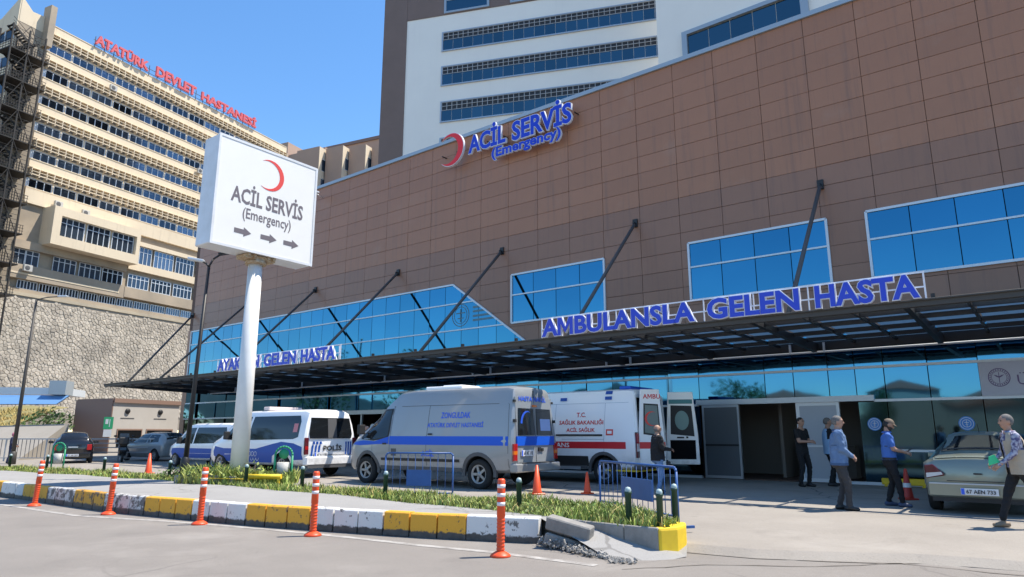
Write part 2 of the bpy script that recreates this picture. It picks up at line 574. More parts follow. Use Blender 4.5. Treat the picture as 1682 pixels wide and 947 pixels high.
# frame of the emergency wing: local x along its front (to the right), y into it, z up
YAW = R(-37.986)
ORG = V((9.439, 19.8, 0))
DX = V((math.cos(YAW), math.sin(YAW), 0))
DN = V((-math.sin(YAW), math.cos(YAW), 0))
def F(s, off, z=0.0):
    return ORG + DX * s - DN * off + V((0, 0, z))
def from_px(x, y, d):                  # a point seen at photo pixel (x, y), d metres ahead
    p = R(12.1)
    f = V((0, math.cos(p), math.sin(p))) + V((1, 0, 0)) * ((x - 841) / 1115) + V((0, -math.sin(p), math.cos(p))) * ((473.5 - y) / 1115)
    return V((0, 0, 1.45)) + f * (d / f.y)
def ground_px(x, y, z=0.0):
    p = from_px(x, y, 10) - V((0, 0, 1.45))
    return V((0, 0, 1.45)) + p * ((z - 1.45) / p.z)
APRON = .08
PAVE = .32
# ---------------------------------------------------------------- ground
def sheet(name, polys, m, kind='structure', parent=None):
    mb = MB()
    for p in polys:
        mb.add(p, [tuple(range(len(p)))])
    o = mb.build(name, m, parent, fix=False)
    for f in o.data.polygons:
        if f.normal.z < 0:
            f.flip()
    return tag(o, kind=kind)

sheet('ground', [[(-3000, -3000, 0), (3000, -3000, 0), (3000, 3000, 0), (-3000, 3000, 0)]], 'asphalt')
apron_pts = [(1.94, 9.58), (2.25, 9.2), (2.57, 8.98), (2.95, 8.76), (3.31, 8.66), (4.0, 8.52), (4.71, 8.42), (5.2, 8.2), (5.61, 7.93), (7, 7.3), (12, 4.3), (40, -14), tuple(F(50, 0))[:2], tuple(F(-39, 0))[:2], tuple(F(-75, 0))[:2], (-60, 52), (-40, 40), (-17, 24.5), (-8.5, 18.8), (-3, 14), (0, 11.8), (1.5, 11)]
am = MB()
am.add([(x, y, APRON) for x, y in apron_pts], [tuple(range(len(apron_pts)))])
edge = apron_pts[:12]
low = []
for i, a in enumerate(edge):                     # ragged lip sloping down to the road
    p, q = edge[max(i - 1, 0)], edge[min(i + 1, len(edge) - 1)]
    n = V((q[1] - p[1], p[0] - q[0], 0)).normalized() * .22
    if n.y > 0:
        n = -n
    low.append((a[0] + n.x, a[1] + n.y, -.004))
am.add([(x, y, APRON) for x, y in edge] + low, [(i, i + 1, len(edge) + i + 1, len(edge) + i) for i in range(len(edge) - 1)])
tag(am.build('apron', 'concrete', fix=False), kind='structure')
for f in bpy.data.objects['apron'].data.polygons:
    if f.normal.z < 0:
        f.flip()
# joints and cracks in the apron: thin dark strips of tar a few mm proud
def strip(name, pts, wd, z, m, jit=0.0, kind='structure', seed=1):
    rr = random.Random(seed)
    mb = MB()
    P = []
    for a, b in zip(pts, pts[1:]):
        a, b = V((*a[:2], 0)), V((*b[:2], 0))
        k = max(1, int((b - a).length / .25)) if jit else 1
        for i in range(k):
            P.append(a.lerp(b, i / k))
    P.append(V((*pts[-1][:2], 0)))
    for i in range(1, len(P) - 1):
        P[i] += V((rr.uniform(-jit, jit), rr.uniform(-jit, jit), 0))
    vs = []
    for i, p in enumerate(P):
        d = (P[min(i + 1, len(P) - 1)] - P[max(i - 1, 0)]).normalized()
        n = V((-d.y, d.x, 0)) * wd * .5 * (rr.uniform(.5, 1.2) if jit else 1)
        vs += [(p.x + n.x, p.y + n.y, z), (p.x - n.x, p.y - n.y, z)]
    mb.add(vs, [(2 * i, 2 * i + 1, 2 * i + 3, 2 * i + 2) for i in range(len(P) - 1)])
    o = mb.build(name, m, fix=False)
    for f in o.data.polygons:
        if f.normal.z < 0:
            f.flip()
    return tag(o, kind=kind)
MT['crack'] = mat('crack_dirt', (.16, .14, .12), 1)
MT['line'] = mat('worn_road_paint', (.42, .40, .37), .8, 0, (.22, .20, .18), 5, .35)
strip('apron_joint', [F(-8, 7.65), F(0, 7.65), F(7, 7.6)], .02, APRON + .004, 'crack', .008, seed=9)
strip('apron_edge', [(p[0] - .02, p[1] - .2) for p in edge[:11]], .05, .006, 'crack', .035, seed=4)
strip('road_crack', [(1.2, 7.9), (2.2, 8.15), (3.4, 8.05), (4.4, 8.25), (5.6, 7.4), (7.2, 6.7)], .03, .006, 'crack', .04, seed=6)
road_line = [(-30, 28.6), (-12.6, 16.2), (-7.9, 12.9), (-5.52, 11.95), (-3.98, 11.19), (-2.62, 10.43), (-1.14, 9.5), (-.23, 9.0), (.95, 8.13)]
strip('road_line', road_line, .13, .004, 'line')

# island pavement, kerb and lawn
KL = [(-32, 31.3), (-20, 22.6), (-12.17, 16.81), (-7.66, 13.47), (-5.7, 12.33), (-3.87, 11.33), (-1.22, 10.17), (.36, 9.68)]
NE = [(-31, 34.5), (-21.5, 27.0), (-16.0, 22.2), (-12.6, 20.2), (-8.6, 17.6), (-6.3, 15.8), (-3.4, 13.6), (-.75, 11.2), (.42, 10.15), (1.0, 9.55), (1.45, 9.16), (1.86, 8.88)]
RE = [(-33, 38.5), (-23.5, 30.0), (-18.8, 25.6), (-14.3, 22.8), (-9.6, 19.7), (-7.0, 17.9), (-5.1, 15.9), (-3.2, 14.9), (-.94, 13.1), (.44, 12.6), (1.3, 11.9), (1.95, 10.9), (2.2, 9.5)]
def resample(P, n):
    P = [V((p[0], p[1], 0)) for p in P]
    L_ = [0]
    for a, b in zip(P, P[1:]):
        L_.append(L_[-1] + (b - a).length)
    out = []
    for i in range(n + 1):
        t = L_[-1] * i / n
        k = max(j for j in range(len(P) - 1) if L_[j] <= t + 1e-9)
        out.append(P[k].lerp(P[k + 1], (t - L_[k]) / (L_[k + 1] - L_[k])))
    return out
pv = MB()
nn = 40
ka, na = resample(KL, nn), resample(NE[:9], nn)
def back(i):                                   # the pavement starts behind the kerb stones
    d = (ka[min(i + 1, nn)] - ka[max(i - 1, 0)]).normalized()
    return ka[i] + V((-d.y, d.x, 0)) * .16
vs = []
for i in range(nn + 1):
    p, q = back(i), na[i]
    for t in (0, .33, .66, 1):
        r_ = p.lerp(q, t)
        vs.append((r_.x, r_.y, PAVE - .01 + .012 * math.sin(i * 1.7 + t * 5)))
pv.add(vs, [(4 * i + j, 4 * i + j + 1, 4 * i + 5 + j, 4 * i + 4 + j) for i in range(nn) for j in range(3)], 0, True)
ramp = [((back(nn).x, back(nn).y, PAVE - .01), (.42, 10.15, PAVE - .01)), ((.60, 9.36, .24), (.75, 9.8, .30)), ((.92, 8.95, .10), (1.2, 9.36, .22)), ((1.12, 8.55, .02), (1.6, 9.03, .11)), ((1.36, 8.15, -.03), (2.1, 8.66, .01))]
vs = []
for a, b in ramp:
    for t in (0, .5, 1):
        vs.append(tuple(V(a).lerp(V(b), t)))
pv.add(vs, [(3 * i + j, 3 * i + j + 1, 3 * i + 4 + j, 3 * i + 3 + j) for i in range(4) for j in range(2)], 0, True)
pv.add([(1.36, 8.15, -.02), (2.1, 8.66, .01), (2.25, 9.2, APRON + .003), (1.95, 9.6, APRON + .003), (1.2, 9.36, .2), (1.6, 9.03, .11)], [(1, 2, 3, 5)])
o = pv.build('pavement', 'pave', fix=False)
for f in o.data.polygons:
    if f.normal.z < 0:
        f.flip()
tag(o, kind='structure')
lw = MB()
ring = NE + [(2.0, 8.95), (2.14, 9.2)] + RE[::-1]
lw.prism([(x, y) for x, y in ring], 0, .29)
tag(lw.build('lawn', 'soil'), kind='structure')
# grass blades
def in_poly(x, y, P):
    c = np.zeros(x.shape, bool)
    j = len(P) - 1
    for i in range(len(P)):
        xi, yi, xj, yj = P[i][0], P[i][1], P[j][0], P[j][1]
        c ^= ((yi > y) != (yj > y)) & (x < (xj - xi) * (y - yi) / (yj - yi + 1e-12) + xi)
        j = i
    return c
def blades(name, poly, n, h0, h1, m, zfun, wd=.012, seed=3, clump=True, lean=.5):
    g = np.random.default_rng(seed)
    xs = [p[0] for p in poly]
    ys = [p[1] for p in poly]
    x = g.uniform(min(xs), max(xs), n * 6)
    y = g.uniform(min(ys), max(ys), n * 6)
    k = in_poly(x, y, poly)
    d = np.hypot(x, y)
    k &= g.uniform(0, 1, len(x)) < np.clip((14 / d) ** 1.2, .05, 1)
    x, y = x[k][:n], y[k][:n]
    n = len(x)
    cl = .5 + .5 * np.sin(x * 2.1 + 1.3 * np.sin(y * 1.7)) * np.sin(y * 2.6 + np.sin(x * 1.1)) if clump else np.ones(n)
    h = (h0 + (h1 - h0) * cl * g.uniform(.3, 1.15, n))
    a = g.uniform(0, 2 * np.pi, n)
    wv = wd * g.uniform(.7, 1.5, n)
    lx, ly = g.normal(0, lean * .5, n) * h, g.normal(0, lean * .5, n) * h
    z = zfun(x, y)
    ca, sa = np.cos(a) * wv, np.sin(a) * wv
    v = np.zeros((n, 5, 3))
    v[:, 0] = np.stack([x - ca, y - sa, z], 1)
    v[:, 1] = np.stack([x + ca, y + sa, z], 1)
    v[:, 2] = np.stack([x + lx * .4 + ca * .8, y + ly * .4 + sa * .8, z + h * .6], 1)
    v[:, 3] = np.stack([x + lx * .4 - ca * .8, y + ly * .4 - sa * .8, z + h * .6], 1)
    v[:, 4] = np.stack([x + lx, y + ly, z + h], 1)
    me = bpy.data.meshes.new(name)
    b = np.arange(n) * 5
    q = np.stack([b, b + 1, b + 2, b + 3], 1).tolist()
    t = np.stack([b + 3, b + 2, b + 4], 1).tolist()
    me.from_pydata(v.reshape(-1, 3).tolist(), [], q + t)
    me.materials.append(MT[m])
    me.update()
    return tag(link(name, me), kind='stuff')
ring_out = [(x + (.05 if i > 11 else -.03), y - .05 if i < 12 else y + .05) for i, (x, y) in enumerate(ring)]
blades('grass', ring_out, 70000, .05, .19, 'grass', lambda x, y: np.full(x.shape, .285), .009, lean=.8)
bed = [(-7.9, 16.5), (-5.2, 16.2), (-5.2, 17.2), (-6.8, 18.4), (-8.3, 18.2)]
blades('dry_grass', ring, 12000, .04, .22, 'dry', lambda x, y: np.full(x.shape, .285), .008, seed=21, lean=.9)
MT['weed'] = mat('weed_leaves', (.11, .20, .035), .6, 0, (.17, .24, .05), 2, .1, rand=.4, island=True)
blades('weeds', ring, 11000, .03, .13, 'weed', lambda x, y: np.full(x.shape, .285), .035, seed=22, lean=1.6)
blades('planter_weeds', bed, 2200, .2, .46, 'grass', lambda x, y: np.full(x.shape, .29), .022, 5, lean=.8)
sheet('planter_soil', [[(x, y, .50) for x, y in [(-7.9, 16.62), (-6.2, 16.4), (-6.2, 17.4), (-7.9, 17.6)]]], 'soil')

# kerb stones, one by one; painted in threes
def paint_mat(name, c, wear):
    m = mat(name, c, .7, 0, bump=.3, bscale=25)
    nt = m.node_tree
    b = nt.nodes['Principled BSDF']
    tc = nt.nodes.new('ShaderNodeTexCoord')
    oi = nt.nodes.new('ShaderNodeObjectInfo')
    ad = nt.nodes.new('ShaderNodeVectorMath')
    nt.links.new(tc.outputs['Object'], ad.inputs[0])
    nt.links.new(oi.outputs['Location'], ad.inputs[1])
    n = nt.nodes.new('ShaderNodeTexNoise')
    n.inputs['Scale'].default_value = 7
    n.inputs['Detail'].default_value = 6
    n.inputs['Roughness'].default_value = .7
    nt.links.new(ad.outputs[0], n.inputs['Vector'])
    sx = nt.nodes.new('ShaderNodeSeparateXYZ')
    nt.links.new(tc.outputs['Object'], sx.inputs[0])
    m1 = nt.nodes.new('ShaderNodeMath'); m1.operation = 'MULTIPLY_ADD'
    nt.links.new(n.outputs[0], m1.inputs[0]); m1.inputs[1].default_value = .16; nt.links.new(sx.outputs['Z'], m1.inputs[2])
    r1 = nt.nodes.new('ShaderNodeMapRange'); r1.inputs[1].default_value = .165; r1.inputs[2].default_value = .185
    nt.links.new(m1.outputs[0], r1.inputs[0])
    r2 = nt.nodes.new('ShaderNodeMapRange'); r2.inputs[1].default_value = .5 + wear; r2.inputs[2].default_value = .54 + wear; r2.inputs[3].default_value = 1; r2.inputs[4].default_value = .12
    nt.links.new(n.outputs[0], r2.inputs[0])
    mu = nt.nodes.new('ShaderNodeMath'); mu.operation = 'MULTIPLY'
    nt.links.new(r1.outputs[0], mu.inputs[0]); nt.links.new(r2.outputs[0], mu.inputs[1])
    n3 = nt.nodes.new('ShaderNodeTexNoise'); n3.inputs['Scale'].default_value = 11
    nt.links.new(ad.outputs[0], n3.inputs['Vector'])
    cr = nt.nodes.new('ShaderNodeValToRGB')
    cr.color_ramp.elements[0].color = (.03, .028, .026, 1)
    cr.color_ramp.elements[1].color = (.12, .11, .10, 1)
    nt.links.new(n3.outputs[0], cr.inputs[0])
    mx = nt.nodes.new('ShaderNodeMix'); mx.data_type = 'RGBA'
    nt.links.new(mu.outputs[0], mx.inputs['Factor'])
    nt.links.new(cr.outputs[0], mx.inputs['A'])
    mx.inputs['B'].default_value = (*c, 1)
    nt.links.new(mx.outputs['Result'], b.inputs['Base Color'])
    return m
MT['kerb_white'] = paint_mat('kerb_white_paint', (.66, .65, .62), .10)
MT['kerb_white_worn'] = paint_mat('kerb_white_paint_worn', (.55, .54, .52), -.02)
MT['kerb_yellow'] = paint_mat('kerb_yellow_paint', (.74, .36, .03), .10)
MT['kerb_yellow_worn'] = paint_mat('kerb_yellow_paint_worn', (.60, .30, .03), .02)
kb = MB()
kk = resample(KL, 60)
for a, b in zip(kk, kk[1:]):
    d = (b - a).normalized()
    n = V((-d.y, d.x, 0))
    q = [a + n * .03, b + n * .03, b + n * .14, a + n * .14]
    kb.add([(p.x, p.y, z) for z in (-.02, .05) for p in q], [(0, 1, 5, 4), (1, 2, 6, 5), (2, 3, 7, 6), (3, 0, 4, 7), (4, 5, 6, 7)])
kerb = tag(kb.build('kerb', 'kerb'), kind='structure')
kmesh = {}
def kerb_mesh(m, L_):
    if (m, L_) not in kmesh:
        b = MB()
        r_ = random.Random(len(kmesh))
        b.prism([(-.006, .0), (.17, 0), (.17, PAVE + .015), (.035, PAVE + .02), (.008, PAVE)], 0, L_ - .006, 'y')
        me = b.mesh('kerb_stone', m, bevel=.005)
        kmesh[(m, L_)] = me
    return kmesh[(m, L_)]
pts = resample(KL, 2000)[::-1]
i, pat, idx = 0, [], 0
seq = ['w'] * 2 + ['y'] * 3 + ['w'] * 3 + ['y'] * 3 + ['w'] * 3 + ['y'] * 3 + ['v'] * 3 + ['z'] * 3 + ['v'] * 3
cnt = 0
while i < len(pts) - 60 and cnt < 62:
    L_ = .52 if cnt < 2 else .43
    j = i
    while j < len(pts) - 1 and (pts[j] - pts[i]).length < L_:
        j += 1
    c_ = seq[cnt] if cnt < len(seq) else ('y' if ((cnt - len(seq)) // 3) % 2 == 0 else 'w')
    d = (pts[j] - pts[i]).normalized()
    link('kerb_stone', kerb_mesh({'w': 'kerb_white', 'y': 'kerb_yellow', 'v': 'kerb_white_worn', 'z': 'kerb_yellow_worn'}[c_], L_), kerb,
         (pts[i].x + rnd.uniform(-.004, .004), pts[i].y, rnd.uniform(-.006, .006)), (0, 0, math.atan2(d.y, d.x) - PI / 2 + rnd.uniform(-.008, .008)))
    # local x must point away from the road
    i = j
    cnt += 1
# lawn's own end kerb: grey stones, the last one painted yellow
ek = tag(MB().bx(1.3, 2.1, 9.05, 9.12, 0, .05).build('end_kerb', 'kerb'), kind='structure')
EK = [(-.2, 10.62), (.42, 10.08), (.98, 9.5), (1.42, 9.1), (1.80, 8.80)]
for a, b in zip(EK, EK[1:]):
    a, b = V((*a, 0)), V((*b, 0))
    n_ = max(1, round((b - a).length / .5))
    for q in range(n_):
        p0, p1 = a.lerp(b, q / n_), a.lerp(b, (q + 1) / n_)
        p0, p1 = p1, p0
        d = (p1 - p0)
        bb = MB().prism([(-.0, -.1), (.12, -.1), (.12, .30), (.02, .32), (0, .3)], 0.006, d.length - .006, 'y')
        bb.build('kerb_stone', 'kerb', ek, (p0.x, p0.y, 0), (0, 0, math.atan2(d.y, d.x) - PI / 2), bevel=.01)
MB().prism([(1.81, 8.79), (2.06, 8.90), (2.22, 9.12), (2.30, 9.42), (2.12, 9.46), (1.95, 9.25), (1.72, 9.02)], -.02, .315).build('kerb_stone', 'yellow', ek, bevel=.035, seg=2)
# the broken kerb stone lying on rubble past the end of the kerb
bk = thing('broken_kerb_stone', 'loose grey kerb stone tipped over beyond the white end of the painted kerb', 'kerb stone', (.47, 9.42, .22), R(-20))
MB().bx(0, .62, -.09, .09, 0, .17).build('stone_block', 'kerb', bk, (0, 0, .02), (R(6), R(11), R(-8)), bevel=.015)
MB().bx(0, .5, -.10, .10, 0, .15).build('stone_block', 'kerb', bk, (-.03, -.05, -.17), (R(-4), R(13), R(4)), bevel=.02)
rb = MB()
rr = random.Random(5)
for k in range(520):
    t = rr.random()
    x, y = .42 + t * .9 + rr.uniform(-.12, .12), 9.55 - t * 1.25 + rr.uniform(-.15, .12)
    s_ = rr.choice((.008, .012, .016, .02, .03)) * rr.uniform(.7, 1.2) * (1 - .3 * t)
    mx_ = M.Translation((x, y, .02 + max(0, .13 - .16 * t) * rr.random())) @ M.Rotation(rr.uniform(0, 6), 4, V((rr.random(), rr.random(), rr.random())))
    rb.bx(-s_, s_, -s_ * rr.uniform(.4, .9), s_ * rr.uniform(.4, .9), -s_ * .5, s_ * rr.uniform(.2, .7), 0, mx_)
tag(rb.build('rubble', 'kerb', fix=False), kind='stuff')

# hills, trees and houses across the street (seen in the glass)
hb = MB()
hp = []
for k in range(61):
    t = R(-115 + 230 * k / 60) - PI / 2
    h = 13 + 5 * math.sin(k * .7) + 3 * math.sin(k * 1.9)
    for r_, z in ((120, -.5), (165, h * .65), (230, h), (420, h * 1.4)):
        hp.append((r_ * math.cos(t), r_ * math.sin(t), z))
hb.add(hp, [(4 * k + j, 4 * k + 4 + j, 4 * k + 5 + j, 4 * k + 1 + j) for k in range(60) for j in range(3)], 0, True)
tag(hb.build('hills', 'hill'), kind='structure')

# ---------------------------------------------------------------- emergency wing
bld = thing('hospital_building', 'brown panelled emergency wing with blue mirrored windows behind the canopy', 'building', ORG, YAW)
wall = MB()
S0, S1 = -38.4, 16
wall.bx(S0, S1, .0, 24, 4.22, 14.6)
wall.bx(S0, S1, 4.5, 24, 0, 4.22)
wall.bx(S0, S0 + .55, -.03, 4.5, 0, 4.22)
wall.bx(S0, S1, .15, 4.5, 0, .1)
wall.build('wall', ['panel_back'], bld)
pil = MB().bx(S0 - .02, S0 + .5, -.05, .0, 0, 7.95)
pil.build('pilaster', 'panel', bld)
cp = MB().bx(S0 - .1, S1, -.12, .5, 14.64, 14.80)
cp.build('coping', 'coping', bld)
W1 = [(-37.98, 4.9), (-11.05, 4.9), (-15.2, 7.85), (-37.98, 7.85)]
RECT = [(-11.95, -7.6, 5.83, 7.82), (-4.28, .13, 5.83, 7.82), (1.23, 5.6, 5.83, 7.82), (8.0, 12.4, 5.83, 7.82)]
holes = [[(x - .02 * (i in (0, 3)) , z) for i, (x, z) in enumerate(W1)]] + [[(a, c), (b, c), (b, d), (a, d)] for a, b, c, d in RECT]
PW, PH, Z0 = 1.5186, .6393, 9.527
full = {}
rest = {'panel': MB(), 'panel_low': MB()}
MT['panel_low'] = mat('brown_cladding_lower', (.285, .142, .088), .4, 0, (.32, .165, .104), .35, .2, rand=.055, bump=.05, bscale=3)  # slightly darker brown for the panels below the reference row
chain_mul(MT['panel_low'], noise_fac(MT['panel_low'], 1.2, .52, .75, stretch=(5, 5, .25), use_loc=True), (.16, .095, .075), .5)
count = 0
for u in range(9, -26, -1):
    for k in range(7, -9, -1):
        x0, x1 = u * PW + .007, (u + 1) * PW - .007
        z0, z1 = Z0 + k * PH + .006, Z0 + (k + 1) * PH - .006
        x0 = max(x0, S0 + .0)
        if x1 - x0 < .1 or z1 < 4.3:
            continue
        z0 = max(z0, 4.3)
        pieces = [[(x0, z0), (x1, z0), (x1, z1), (x0, z1)]]
        whole = x1 - x0 > PW - .03 and z0 > 4.31
        cut = False
        for h in holes:
            new = []
            for p in pieces:
                inter = p
                for i in range(4):
                    inter = clip_half(inter, h[i], h[(i + 1) % 4], True)
                if parea(inter) > 1e-4:
                    cut = True
                    new += subtract(p, h)
                else:
                    new.append(p)
            pieces = new
        if not pieces:
            continue
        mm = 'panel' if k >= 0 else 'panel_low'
        if u <= 3 and count < 300:
            count += 1
            if not cut and whole:
                if mm not in full:
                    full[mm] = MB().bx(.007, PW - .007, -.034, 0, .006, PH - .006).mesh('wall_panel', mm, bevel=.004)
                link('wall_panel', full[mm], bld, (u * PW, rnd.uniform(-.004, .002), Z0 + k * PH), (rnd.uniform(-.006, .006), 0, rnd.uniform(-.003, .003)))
            else:
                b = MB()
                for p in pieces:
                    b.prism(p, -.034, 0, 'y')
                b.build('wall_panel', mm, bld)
        else:
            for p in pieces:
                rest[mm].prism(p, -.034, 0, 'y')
tag(rest['panel'].build('distant_wall_panels', 'panel', bld, fix=False), kind='stuff')
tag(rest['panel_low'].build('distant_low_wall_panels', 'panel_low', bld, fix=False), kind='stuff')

def window(poly, xs, zs, bars_z, name='window', glass='glass', fr=.045, tilt=.004):
    """poly: outline (counter-clockwise in x, z); panes on the grid xs, zs clipped to it"""
    f = MB()
    for a, b in zip(poly, poly[1:] + poly[:1]):
        f.bar((a[0], -.045, a[1]), (b[0], -.045, b[1]), .10, fr * 1.6, 0, up=(0, 0, 1) if abs(b[0] - a[0]) > .01 else (1, 0, 0))
    zmin, zmax = min(p[1] for p in poly), max(p[1] for p in poly)
    for z in bars_z:
        line = clip_half(clip_half(poly, (0, z - .03), (1, z - .03), True), (0, z + .03), (1, z + .03), False)
        xx = [p[0] for p in line]
        f.bx(min(xx) + .04, max(xx) - .04, -.085, -.03, z - .028, z + .028)
    w_ = f.build(name, 'alu', bld)
    bk_ = MB().prism(poly, -.012, -.006, 'y')
    bk_.build('backing', 'black', w_)
    for i in range(len(xs) - 1):
        for j in range(len(zs) - 1):
            p = [(xs[i] + .012, zs[j] + .012), (xs[i + 1] - .012, zs[j] + .012), (xs[i + 1] - .012, zs[j + 1] - .012), (xs[i] + .012, zs[j + 1] - .012)]
            for a, b in zip(poly, poly[1:] + poly[:1]):
                p = clip_half(p, a, b, True)
            if parea(p) < .01:
                continue
            cx, cz = sum(q[0] for q in p) / len(p), sum(q[1] for q in p) / len(p)
            MB().prism([(a - cx, b - cz) for a, b in p], -.012, .008, 'y').build('pane', glass, w_, (cx, -.034, cz), (rnd.gauss(0, tilt), 0, rnd.gauss(0, tilt)), fix=False)
    return w_
xs1 = [-37.98 + .97 * i for i in range(29)]
window(W1, xs1, [4.9, 5.82, 6.99, 7.85], [5.82, 6.99])
for a, b, c, d in RECT:
    n_ = 4
    window([(a, c), (b, c), (b, d), (a, d)], [a + (b - a) * i / n_ for i in range(n_ + 1)], [c, 6.97, d], [6.97])
# lower glass front
xs = [S0 + .55]
edges_right = [-4.2, -2.07, -1.22, -.24, .48, 1.22, 2.28, 3.42, 4.5, 5.6, 6.7, 7.8, 8.9, 10, 11.1, 12.2, 13.3, 14.4, 16]
x = -4.2
left = []
while x > S0 + 1.2:
    left.append(x)
    x -= 1.075
xs = [S0 + .55] + left[::-1] + edges_right[1:]
cw = MB()
for z, h in ((3.3, .035), (4.12, .04)):
    cw.bx(S0 + .5, S1, -.075, -.0, z - h, z + h)
cw.bx(.9, S1, -.07, -.0, 2.33, 2.40)
cw.bx(S0 + .5, -22.5, -.07, -.0, 2.33, 2.40)
cw.bx(-16.6, -4.25, -.07, -.0, 2.33, 2.40)
cw.bx(1.2, S1, -.06, -.0, .98, 1.04)
cw.bx(-.05, S1, -.07, .05, .08, .16)
cw.bx(S0 + .5, -22.5, -.07, .05, .08, .16)
cw.bx(-16.6, -4.25, -.07, .05, .08, .16)
curtain = cw.build('glass_front', 'alu', bld)
hd = MB().bx(-4.3, .92, -.13, .06, 2.36, 2.52)
hd.build('door_header', 'alu_grey', curtain)
hd = MB().bx(-22.6, -16.5, -.13, .06, 2.36, 2.55)
hd.build('door_header', 'alu_grey', curtain)
npane = 0
for a, b in zip(xs, xs[1:]):
    for z0, z1 in ((.16, 2.33), (2.40, 3.265), (3.335, 4.08), (4.16, 4.3)):
        mid = (a + b) / 2
        if z0 < 1 and (-4.2 < mid < .5 or -22.5 < mid < -16.6):
            continue
        MB().bx(a + .012, b - .012, -.012, .008, z0, z1).build('pane', 'glass_low' if z0 > 2.3 else 'glass_base', curtain, (0, -.02, 0), (rnd.gauss(0, .002), 0, rnd.gauss(0, .0015)), fix=False)
        npane += 1
# sliding doors and the dark lobby
dr = MB().bx(-4.1, -2.98, -.03, .02, .12, 2.34, 1).bx(-4.14, -4.08, -.05, .04, .1, 2.36).bx(-3.0, -2.94, -.05, .04, .1, 2.36).bx(-4.08, -3, -.05, .04, .1, .18).bx(-4.08, -3, -.05, .04, 2.28, 2.36).bx(-4.08, -3, -.05, -.032, 1.08, 1.14, 2)
MT['door_grey'] = mat('frosted_grey_door', (.10, .115, .13), .35)
MT['door_white'] = mat('frosted_white_door', (.40, .44, .50), .4)
dr.build('door', ['alu_grey', 'door_grey', 'steel_dark'], bld)
dr = MB().bx(-1.14, -.08, -.03, .02, .12, 2.3, 1).bx(-1.22, -1.12, -.05, .04, .1, 2.36).bx(-.1, -.02, -.05, .04, .1, 2.36).bx(-1.12, -.1, -.05, .04, .1, .2).bx(-1.12, -.1, -.05, .04, 2.26, 2.36).bx(-1.12, -.1, -.05, -.032, 1.08, 1.13, 0)
dr.build('door', ['alu', 'door_white'], bld)
dl = MB()
for a in (-22.5, -21.0, -19.5, -18.1, -16.65):
    dl.bx(a - .04, a + .04, -.05, .05, .1, 2.36)
dl.build('door_frame', 'alu_grey', bld)
for a in (-20.2, -18.8):
    dk = MB().prism([(a + .17 * math.cos(t * PI / 8), 1.75 + .17 * math.sin(t * PI / 8)) for t in range(16)], -.02, -.01, 'y')
    dk.build('door_sticker', 'alu', bld)
MT['lobby'] = mat('lobby_paint', (.22, .20, .18), .7)
for nm_, q_ in (('lobby_wall', (-4.2, .6, 3.4, 3.5, .1, 4.2)), ('lobby_wall', (-22.5, -16.6, 3.4, 3.5, .1, 4.2)), ('lobby_partition', (-2.2, -2.1, 1.5, 3.4, .1, 2.6)), ('counter', (-1.6, -.2, 2.2, 2.8, .1, 1.1)), ('counter', (-20.5, -17.5, 2.2, 2.8, .1, 1.1))):
    MB().bx(*q_).build(nm_, 'lobby', bld)
# signs on the glass: round blue stickers
for s_ in (.9 - .05, 3.0):
    st = tag(MB().prism([(s_ + .18 * math.cos(t * PI / 12), 1.72 + .18 * math.sin(t * PI / 12)) for t in range(24)], -.05, -.045, 'y').build('sticker', mat('sticker_blue', (.04, .22, .62), .5)), 'round blue sticker on the glass ' + ('beside the dark doorway' if s_ < 2 else 'above the silver green car roof'), 'sticker', 'round blue stickers on the glass')
    st.location = ORG
    st.rotation_euler = (0, 0, YAW)
    for r_ in (.155, .10):
        b_ = MB()
        for t in range(24):
            a0, a1 = t * PI / 12, (t + 1) * PI / 12
            b_.add([(s_ + q * math.cos(a), -.052, 1.72 + q * math.sin(a)) for a in (a0, a1) for q in (r_, r_ - .013)], [(0, 1, 3, 2)])
        b_.build('ring', 'alu', st)
    MB().bx(s_ - .006, s_ + .006, -.053, -.051, 1.63, 1.8).bx(s_ - .05, s_ + .05, -.053, -.051, 1.735, 1.75).bx(s_ - .03, s_ + .03, -.053, -.051, 1.69, 1.70).build('emblem_print', 'alu', st)
# ---------------------------------------------------------------- canopy
cn = thing('entrance_canopy', 'long dark steel canopy with grey roof sheets hung on rods over the entrances', 'canopy', ORG - V((0, 0, .14)), YAW)
CF, CL, CR = 5.85, -35.4, 16.0
b = MB().bx(CL, CR, -CF, -CF + .14, 4.09, 4.22).bx(CL, CR, -CF - .05, -CF + .02, 4.20, 4.235)
b.build('front_beam', 'steel_warm', cn, bevel=.006)
MB().bx(CL, CR, -.20, -.08, 4.0, 4.26).build('wall_beam', 'steel_dark', cn)
pm = MB().bx(CL, CR, -.04, .04, 4.13, 4.235).mesh('purlin', 'steel_dark')
for off in (1.3, 2.6, 3.9, 4.9):
    link('purlin', pm, cn, (0, -off, 0))
rm = MB().prism([(-CF + .14, 4.10), (-.2, 3.92), (-.2, 4.2), (-CF + .14, 4.2)], -.06, .06, 'x').mesh('rafter', 'steel_dark')
rs = MB().bx(-.03, .03, -CF + .14, -.2, 4.14, 4.21).mesh('rafter', 'steel_dark')
shm = MB().bx(.045, 1.005, -CF + .85, -.25, 4.245, 4.255).mesh('roof_sheet', 'poly')
s_ = CL + .3
k = 0
while s_ < CR:
    link('rafter', rm if k % 3 == 0 else rs, cn, (s_, 0, 0))
    if s_ + 1.05 < CR:
        link('roof_sheet', shm, cn, (s_, 0, rnd.uniform(0, .004)))
    s_ += 1.05
    k += 1
bt = MB().bx(-.035, .035, -CF + .02, -CF + .1, 4.235, 4.33).mesh('clamp', 'steel_dark')
s_ = CL + .8
while s_ < CR:
    link('clamp', bt, cn, (s_, 0, 0))
    s_ += 2.1
